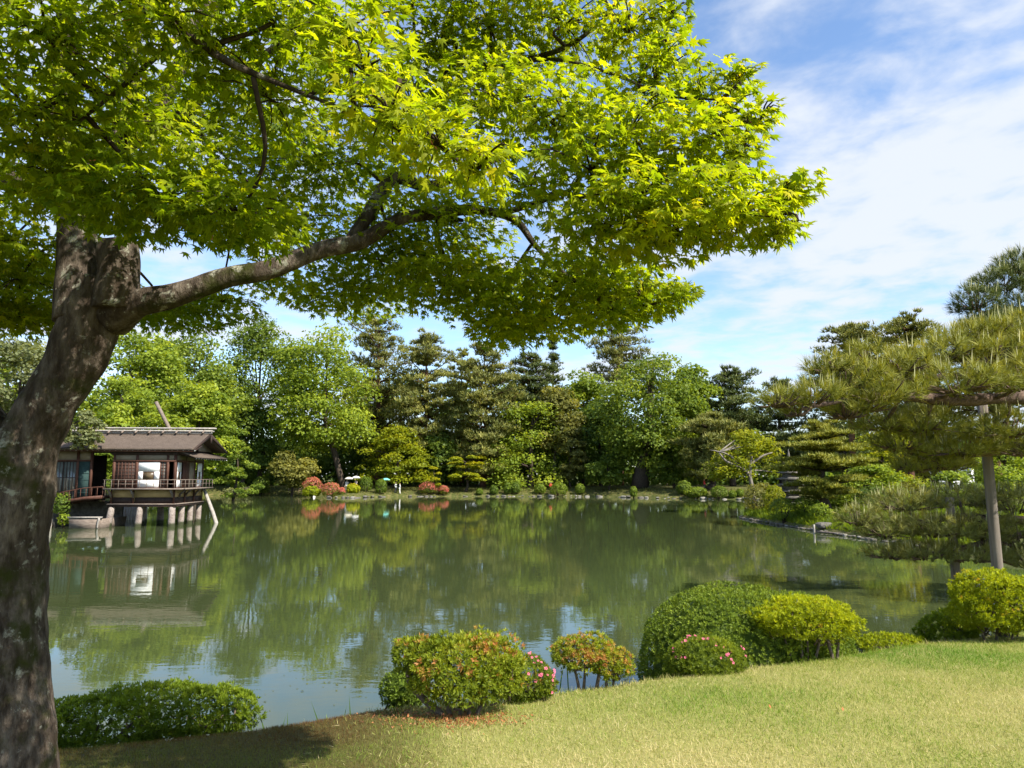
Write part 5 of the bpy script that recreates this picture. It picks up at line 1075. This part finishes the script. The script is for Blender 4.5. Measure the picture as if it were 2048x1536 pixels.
mwood([(232, 620, 3.5, 48), (236, 545, 3.5, 42), (234, 505, 3.5, 40), (231, 488, 3.5, 35), (231, 484, 3.5, 22)], 'cut_stub', 28, 30, .34, 7)
mwood([(225, 630, 3.55, 46), (280, 604, 3.5, 29), (345, 592, 3.5, 24), (450, 556, 3.55, 23), (540, 538, 3.6, 20), (640, 500, 3.7, 18), (720, 482, 3.75, 17), (800, 440, 3.8, 14), (880, 425, 3.9, 13), (960, 420, 3.9, 10), (1030, 440, 3.9, 8), (1070, 490, 3.85, 6), (1120, 540, 3.8, 4), (1200, 590, 3.75, 2.5)], 'limb', 16, 64, .16, 9)
mwood([(700, 485, 3.75, 15), (740, 425, 3.85, 15), (785, 358, 4.0, 14), (850, 372, 4.0, 11), (900, 360, 4.0, 8), (960, 330, 3.9, 6), (1080, 300, 3.6, 4), (1250, 290, 3.2, 3)], 'limb', 10, 40, .2, 11)
mwood([(1010, 425, 3.9, 7), (1075, 405, 3.7, 7), (1110, 388, 3.5, 6.5), (1165, 392, 3.3, 5), (1300, 420, 3.0, 4), (1440, 440, 2.8, 3), (1560, 410, 2.7, 2)], 'limb', 8, 34, .15, 12)
mwood([(140, 380, 3.6, 24), (220, 300, 3.8, 22), (262, 210, 4.0, 20), (262, 100, 4.2, 17), (300, -60, 4.4, 12)], 'limb', 12, 30, .2, 13)
mwood([(215, 310, 3.8, 18), (300, 255, 4.0, 22), (330, 190, 4.2, 20), (380, 100, 4.4, 15), (480, -40, 4.5, 10), (700, -120, 4.2, 7)], 'limb', 12, 30, .2, 14)
mwood([(300, 262, 4.0, 17), (360, 240, 4.1, 18), (395, 195, 4.2, 16), (470, 150, 4.2, 10), (640, 60, 4.0, 8), (850, 110, 3.8, 7), (1005, 135, 3.6, 7), (1060, 118, 3.5, 6), (1130, 95, 3.4, 5), (1200, 45, 3.3, 4), (1260, -30, 3.2, 3)], 'limb', 10, 46, .2, 15)
mwood([(1040, 122, 3.5, 5), (1120, 120, 3.4, 4), (1230, 150, 3.2, 3.5), (1330, 190, 3.0, 3), (1440, 200, 2.9, 2)], 'limb', 7, 24, .1, 16)
mwood([(-60, 290, 2.6, 7), (60, 305, 2.7, 8), (180, 318, 2.9, 8), (300, 330, 3.2, 6)], 'limb', 8, 20, .2, 17)
mwood([(-160, 300, 3.3, 26), (-30, 345, 3.4, 24), (60, 375, 3.5, 20), (140, 420, 3.55, 16)], 'limb', 10, 20, .2, 18)
mwood([(300, 10, 2.4, 10), (380, 70, 2.3, 9), (450, 120, 2.2, 8), (540, 160, 2.2, 6), (640, 200, 2.1, 4), (800, 260, 2.0, 3), (940, 320, 1.95, 2)], 'limb', 8, 28, .15, 19)
mwood([(480, -40, 3.0, 9), (430, 0, 2.8, 9), (370, 60, 2.5, 8), (260, 160, 2.4, 5), (150, 250, 2.4, 3)], 'limb', 8, 20, .15, 20)

def maple_leaf(simple=False, curl=.10, wide=1.0):
    ang = [-128, -82, -40, 0, 40, 82, 128]; ln = [.38, .68, .92, 1.0, .92, .68, .38]; V = [(0, 0, .0)]; ring = []
    for i_, (a, l) in enumerate(zip(ang, ln)):
        if i_ > 0:
            am = R((a + ang[i_ - 1]) / 2); nl = (.38 if simple else .30) * (l + ln[i_ - 1]) / 2 + .06; ring.append((math.sin(am) * nl, math.cos(am) * nl, .035))
        a_ = R(a * wide)
        if not simple: ring.append((math.sin(a_ - .17) * l * .5, math.cos(a_ - .17) * l * .5, .01))
        ring.append((math.sin(a_) * l, math.cos(a_) * l, -curl * l * (1 + .5 * math.sin(i_ * 2.1))))
        if not simple: ring.append((math.sin(a_ + .17) * l * .5, math.cos(a_ + .17) * l * .5, .01))
    V += ring; n = len(ring); Fq = [(0, 1 + i_ + 1, 1 + i_) for i_ in range(n - 1)] + [(0, 1, n)]
    return np.array(V), np.array(Fq)
MLV, MLF = maple_leaf()
LEAFS = [maple_leaf(), maple_leaf(False, .28, .85), maple_leaf(False, -.05, 1.05)]; LEAFX = [maple_leaf(True, .12), maple_leaf(True, .3, .85)]
r = rng(1234)
PADS = [  # px, py, distance, half width px, half height px, half depth m, density gain
 (90, 70, 2.1, 190, 110, .4, 1), (320, 40, 2.2, 190, 90, .4, 1), (540, 30, 2.3, 170, 90, .4, .9), (60, 230, 2.3, 150, 80, .4, .8), (110, 360, 2.7, 190, 80, .45, .9), (330, 400, 2.6, 220, 80, .4, 1), (480, 430, 2.5, 140, 62, .35, .9), (250, 250, 2.8, 210, 80, .5, .6), (540, 200, 2.6, 150, 80, .4, .6),
 (690, 60, 2.1, 150, 90, .35, 1), (730, 150, 2.0, 130, 70, .3, 1.1), (780, 230, 1.95, 120, 60, .3, 1.2), (880, 290, 1.95, 120, 48, .3, 1.2), (965, 330, 1.95, 90, 34, .22, 1.2),
 (420, 250, 4.2, 260, 120, .7, .75), (650, 330, 4.2, 220, 80, .7, .9), (560, 440, 4.4, 200, 60, .6, .7), (760, 520, 4.3, 150, 70, .6, 1), (880, 440, 4.0, 170, 90, .6, .9), (700, 590, 4.7, 140, 40, .5, .9), (560, 560, 4.8, 90, 36, .5, .6), (330, 620, 4.8, 140, 40, .5, 1), (440, 605, 4.8, 90, 34, .4, .8), (250, 590, 4.6, 70, 30, .4, .8),
 (40, 560, 3.9, 100, 80, .5, 1), (20, 480, 3.6, 110, 60, .5, .9), (70, 610, 4.2, 80, 36, .4, 1.1), (20, 635, 4.1, 90, 34, .4, 1.2), (-60, 600, 4.0, 90, 50, .4, 1), (110, 560, 4.4, 70, 50, .4, .9), (-60, 420, 3.3, 120, 120, .5, .8),
 (900, 560, 4.2, 130, 70, .6, 1.1), (1000, 590, 4.1, 120, 80, .6, 1.1), (1010, 655, 4.1, 85, 40, .4, 1.2), (1130, 560, 3.9, 130, 70, .6, 1), (1110, 640, 4.0, 90, 40, .4, .9), (1220, 560, 3.7, 110, 60, .5, 1), (1290, 600, 3.6, 80, 44, .4, 1), (1220, 630, 3.7, 80, 30, .4, .8),
 (1010, 210, 3.2, 160, 70, .5, 1), (1130, 230, 3.0, 160, 60, .45, 1.1), (1260, 260, 2.85, 160, 60, .4, 1.1), (1380, 300, 2.8, 120, 60, .4, 1.1), (1450, 240, 2.9, 70, 34, .3, 1.1), (1400, 180, 3.0, 90, 40, .35, 1), (1310, 160, 3.1, 100, 46, .4, .9), (1490, 300, 2.85, 50, 40, .25, 1.1),
 (1180, 340, 2.9, 150, 60, .45, 1), (1270, 400, 2.75, 150, 60, .4, 1.1), (1390, 400, 2.7, 130, 50, .4, 1.1), (1480, 440, 2.65, 110, 46, .35, 1.2), (1550, 400, 2.7, 70, 36, .3, 1.2), (1340, 470, 2.75, 140, 46, .4, 1.1), (1200, 460, 3.0, 130, 60, .5, 1), (1450, 360, 2.8, 90, 40, .3, .9), (1060, 380, 3.4, 100, 46, .4, .7),
 (880, 90, 3.6, 120, 90, .5, .9), (980, 50, 3.6, 150, 80, .5, .9), (1130, 50, 3.4, 150, 80, .5, 1), (1260, 60, 3.2, 90, 70, .4, 1.1), (1330, 110, 3.1, 60, 44, .3, 1), (960, 160, 3.4, 120, 60, .4, .8), (820, 200, 3.6, 120, 70, .5, .6),
 (1478, 168, 2.95, 46, 20, .2, 1.2), (1522, 238, 2.9, 42, 22, .2, 1.2), (1590, 380, 2.7, 52, 26, .22, 1.2), (1555, 468, 2.7, 48, 22, .2, 1.2), (1350, 590, 3.55, 46, 22, .25, 1.2), (1345, 30, 3.1, 44, 26, .2, 1),
 # crown above and behind the frame
 (100, -160, 3.0, 260, 120, .7, .8), (420, -150, 3.0, 260, 110, .7, .8), (760, -140, 3.2, 240, 100, .6, .8), (1080, -120, 3.3, 220, 80, .6, .9), (-250, 100, 3.0, 200, 160, .7, .7), (-300, 420, 3.6, 200, 120, .7, .7), (300, -380, 3.6, 420, 140, 1.0, .6), (800, -330, 3.6, 380, 120, .9, .6)]
WPADS = [((-1.3, .9, 5.7), (1.1, .9, .45), 1400), ((-2.6, 1.4, 5.5), (1.2, 1.0, .5), 1300), ((-2.2, .1, 5.2), (1.1, .8, .4), 1000), ((-3.6, .6, 4.9), (1.1, 1.0, .5), 1000), ((-.9, .2, 6.2), (1.0, .8, .4), 900)]
PP, NN, DD, TT, SS = [], [], [], [], []
pads = [(at(a, b, c_), np.array([d_ * ppm(c_), g, e * ppm(c_) * (.66 if (a > 1000 and c_ < 3.3) else .85)]), w * (1.0 if (a > 1000 and c_ < 3.3) else 1)) for a, b, c_, d_, e, g, w in PADS]; ntot = []
pads = [(c_, a, int(w * (2500 if j_ < 9 else 1900 if c_[1] > 3.5 else 1550) * 3.14 * (a[0] * a[2] + .55 * a[0] * a[1]))) for j_, (c_, a, w) in enumerate(pads)] + [(np.array(c_), np.array(a), n) for c_, a, n in WPADS]
tw = MB(); limb_pts = np.concatenate([np.array([v.co[:] for v in o.data.vertices])[::4] + base for o in MAPLE.children])
for c_, a, n in pads:
    q = rand_dir(r, n) * (r.uniform(0, 1, n) ** .42)[:, None]; lay = np.round(q[:, 2] * 1.6 + r.normal(0, .12, n)) / 1.6; q[:, 2] = q[:, 2] * .35 + lay * .65
    P = c_ + q * a; P[:, 2] -= .10 * (q[:, 0] ** 2 + q[:, 1] ** 2) * a[0]
    Nn = norm(np.array([.10, -.28, .85]) + r.normal(0, .42, (n, 3))); out_ = norm(q * [1, 1, 0] * .8 + np.array([.35, -.25, -.42]) + r.normal(0, .4, (n, 3)))
    fresh = .06 if ((c_[0] > -.05 and c_[1] < 3.3) or (c_[1] < 2.15 and c_[0] > -.5)) and c_[1] > 1.8 else 0.0  # yellower young leaf tint, also paints sunlight into the brightest sprays
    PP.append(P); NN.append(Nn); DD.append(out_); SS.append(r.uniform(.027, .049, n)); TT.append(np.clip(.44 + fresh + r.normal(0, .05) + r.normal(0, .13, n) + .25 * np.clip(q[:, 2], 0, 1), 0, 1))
    j = np.argmin(np.linalg.norm(limb_pts - c_, axis=1) + 3 * np.maximum(0, .3 - np.abs(limb_pts[:, 1] - c_[1])) * 0); a0 = limb_pts[j]
    if np.linalg.norm(a0 - c_) < 2.5 and c_[1] > 1.2:
        tw.tube([a0 - base, (a0 + c_) / 2 - base + r.normal(0, .06, 3), c_ - base], [.010, .008, .005], 5, 8)
        for e in P[:: max(1, n // 12)]: tw.tube([c_ - base, (c_ * .45 + e * .55) - base + [0, 0, .03], e - base], [.0045, .0035, .0018], 4, 4)
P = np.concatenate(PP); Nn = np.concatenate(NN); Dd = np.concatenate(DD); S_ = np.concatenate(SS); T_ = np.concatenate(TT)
k = np.linalg.norm(P - CAM, axis=1) > 1.15; P, Nn, Dd, S_, T_ = P[k], Nn[k], Dd[k], S_[k], T_[k]
tw.build('twigs', M['twig'], MAPLE, kind='stuff')
Rm = frames_dir(Dd, Nn)
# the 300 leaves that show largest are leaves of their own, the rest one crown
rel = P - CAM; fw = rel[:, 1] * math.cos(PITCH) + rel[:, 2] * math.sin(PITCH); upv = -rel[:, 1] * math.sin(PITCH) + rel[:, 2] * math.cos(PITCH)
inv = (fw > .5) & (np.abs(rel[:, 0] / np.maximum(fw, .01)) < .70) & (np.abs(upv / np.maximum(fw, .01)) < .52)
ii = np.nonzero(inv)[0]; near = ii[np.argsort(fw[ii] / S_[ii])[:300]]; rest = np.ones(len(P), bool); rest[near] = False
lod = np.where(inv & (fw < 2.0), r.integers(0, 3, len(P)), 3 + r.integers(0, 2, len(P)))
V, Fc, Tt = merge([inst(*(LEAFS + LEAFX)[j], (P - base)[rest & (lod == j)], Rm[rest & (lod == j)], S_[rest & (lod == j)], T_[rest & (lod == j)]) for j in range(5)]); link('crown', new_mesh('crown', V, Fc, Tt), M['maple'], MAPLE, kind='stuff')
LV = []
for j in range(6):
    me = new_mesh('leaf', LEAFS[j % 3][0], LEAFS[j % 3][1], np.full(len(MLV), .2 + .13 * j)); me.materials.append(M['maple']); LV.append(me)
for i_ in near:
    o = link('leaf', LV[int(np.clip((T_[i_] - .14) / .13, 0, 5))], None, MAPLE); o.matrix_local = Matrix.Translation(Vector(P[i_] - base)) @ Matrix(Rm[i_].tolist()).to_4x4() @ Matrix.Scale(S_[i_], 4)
# winged seeds: a few pinkish keys among the leaves
m, t = mat('maple_key'); bsdf(t, (.55, .20, .12), .6, .2); M['key'] = m
KEYV = np.array([(0, 0, 0), (.5, .25, .05), (1.0, .18, 0), (.55, .0, 0), (-.5, .25, .05), (-1.0, .18, 0), (-.55, 0, 0)]); KEYF = [(0, 3, 2, 1), (0, 4, 5, 6)]
kme = new_mesh('winged_seed', KEYV, KEYF); kme.materials.append(m)
for i_ in r.choice(ii[fw[ii] < 3.2], 46, replace=False):
    o = link('winged_seed', kme, None, MAPLE, tuple(P[i_] - base + [0, 0, .02])); s_ = .018; o.scale = (s_,) * 3; o.rotation_euler = tuple(r.uniform(0, 6.28, 3))

# ------------------------------------------------------------------ people on the far path
def cloth_mat(name, pants, shirt, skin=(.50, .33, .24), hair=(.02, .016, .014), robe=False):
    m, t = mat(name); c = N(t, 'ShaderNodeTexCoord'); s = N(t, 'ShaderNodeSeparateXYZ'); t.links.new(c.outputs['Object'], s.inputs[0])
    mr = N(t, 'ShaderNodeMapRange'); mr.inputs['From Max'].default_value = 1.75; t.links.new(s.outputs['Z'], mr.inputs[0])
    cr = N(t, 'ShaderNodeValToRGB'); cr.color_ramp.interpolation = 'CONSTANT'; e = cr.color_ramp.elements
    st = [(0, (.03, .025, .02)), (.05, pants), (.52 if not robe else .06, shirt), (.835, skin), (.945, hair)]
    while len(e) < len(st): e.new(.5)
    for el, (p_, c_) in zip(e, st): el.position = p_; el.color = (*c_, 1)
    t.links.new(mr.outputs[0], cr.inputs[0]); bsdf(t, cr.outputs[0], .8, .2); return m
def person(label, px, py_feet, Y, facing, mat_, raise_arm=False, h=1.68):
    x = (px - 1024) / F * Y; z = gz(x, Y)
    J = {'pel': (0, 0, .95), 'che': (0, .0, 1.28), 'nec': (0, 0, 1.47), 'hea': (0, -.01, 1.60), 'top': (0, 0, 1.72), 'lhi': (.1, 0, .9), 'lkn': (.11, -.06, .5), 'lan': (.11, .02, .08), 'lto': (.12, -.15, .03), 'rhi': (-.1, 0, .9), 'rkn': (-.11, .03, .5), 'ran': (-.11, .12, .08), 'rto': (-.12, -.03, .03),
         'lsh': (.19, 0, 1.40), 'lel': (.25, .02, 1.12), 'lwr': (.24, -.14, .92), 'lha': (.24, -.2, .85), 'rsh': (-.19, 0, 1.40), 'rel': (-.25, .02, 1.12), 'rwr': (-.24, -.14, .92), 'rha': (-.24, -.2, .85)}
    if raise_arm: J.update(lel=(.27, -.08, 1.15), lwr=(.2, -.26, 1.28), lha=(.19, -.30, 1.36))
    E = [('pel', 'che'), ('che', 'nec'), ('nec', 'hea'), ('hea', 'top'), ('pel', 'lhi'), ('lhi', 'lkn'), ('lkn', 'lan'), ('lan', 'lto'), ('pel', 'rhi'), ('rhi', 'rkn'), ('rkn', 'ran'), ('ran', 'rto'), ('che', 'lsh'), ('lsh', 'lel'), ('lel', 'lwr'), ('lwr', 'lha'), ('che', 'rsh'), ('rsh', 'rel'), ('rel', 'rwr'), ('rwr', 'rha')]
    rad = {'pel': .15, 'che': .16, 'nec': .06, 'hea': .105, 'top': .085, 'lhi': .09, 'lkn': .065, 'lan': .045, 'lto': .035, 'lsh': .07, 'lel': .048, 'lwr': .035, 'lha': .035}
    ks = list(J); me = bpy.data.meshes.new('person'); me.from_pydata([J[k_] for k_ in ks], [(ks.index(a), ks.index(b)) for a, b in E], [])
    o = link('person', me, mat_); md = o.modifiers.new('skin', 'SKIN'); o.modifiers.new('sub', 'SUBSURF').levels = 1; o.modifiers['sub'].render_levels = 1
    for i_, k_ in enumerate(ks):
        rr = rad.get(k_, rad.get('l' + k_[1:], .06)); me.skin_vertices[0].data[i_].radius = (rr, rr * (.75 if k_ in ('pel', 'che') else 1)); me.skin_vertices[0].data[i_].use_root = k_ == 'pel'
    o.location = (x, Y, z); o.rotation_euler = (0, 0, facing); o.scale = (h / 1.72,) * 3; tag(o, label, 'person', 'visitors on the far path'); return o
def parasol(label, p_, col, name='parasol'):
    x, y, z, rz = p_; m, t = mat('parasol_' + label[:8]); bsdf(t, col, .8, .1); hand = Matrix.Rotation(rz, 3, 'Z') @ Vector((.19, -.30, 1.36)); rt = thing('parasol', label, 'parasol', (x + hand.x, y + hand.y, z + hand.z), 'parasols on the far path')
    MB().tube([(0, 0, -.12), (0, 0, .72)], [.014, .012], 6).build('shaft', M['wood_dark'], rt); V = [(0, 0, .80)]; ns = 12
    for k2, (rr, zz) in enumerate(((.25, .76), (.48, .66), (.66, .50))): V += [(rr * math.cos(a), rr * math.sin(a), zz - (.02 if (j % 2 and k2 == 2) else 0)) for j, a in enumerate(np.arange(ns) / ns * 6.283)]
    Fq = [(0, 1 + j, 1 + (j + 1) % ns) for j in range(ns)] + [(1 + ns * k2 + j, 1 + ns * (k2 + 1) + j, 1 + ns * (k2 + 1) + (j + 1) % ns, 1 + ns * k2 + (j + 1) % ns) for k2 in range(2) for j in range(ns)]
    link('canopy', new_mesh('canopy', np.array(V), Fq, smooth=True), m, rt)
white = (.75, .74, .70); navy = (.03, .035, .05)
wl = cloth_mat('clothes_white', white, white, robe=True); wn_ = cloth_mat('clothes_white_navy', navy, white); rd = cloth_mat('clothes_red', (.08, .07, .07), (.55, .06, .05)); pk = cloth_mat('clothes_pale_pink', (.55, .45, .42), (.62, .52, .48), robe=True); dk = cloth_mat('clothes_dark', (.05, .05, .06), (.5, .5, .5))
for lab, px_, Y_, fc, mt, um in (('person in white shirt and dark trousers of the strolling couple', 794, 110.9, 1.2, wn_, None), ('person all in white of the strolling couple', 802, 110.7, -1.2, wl, None), ('person in white behind the large coral azalea', 632, 111, .8, wl, None),
        ('person in white under the left cream parasol', 697, 110.5, .6, wl, ('cream parasol held above a person in white', (.70, .66, .52))), ('person in pale pink under the right cream parasol', 715, 110, -.4, pk, ('white parasol held above a person in pale pink', (.72, .72, .68))),
        ('person in grey holding the teal parasol', 771, 110.6, .3, dk, ('small teal parasol left of the strolling couple', (.16, .48, .42))), ('person in red behind the widest clipped shrub', 1101, 112.0, .5, rd, None), ('person in red beside the leaning pine trunk', 1405, 102.5, 1.0, rd, None)):
    o = person(lab, px_, 975, Y_, fc, mt, um is not None)
    if um: parasol(um[0], (o.location.x, o.location.y, o.location.z, fc), um[1])
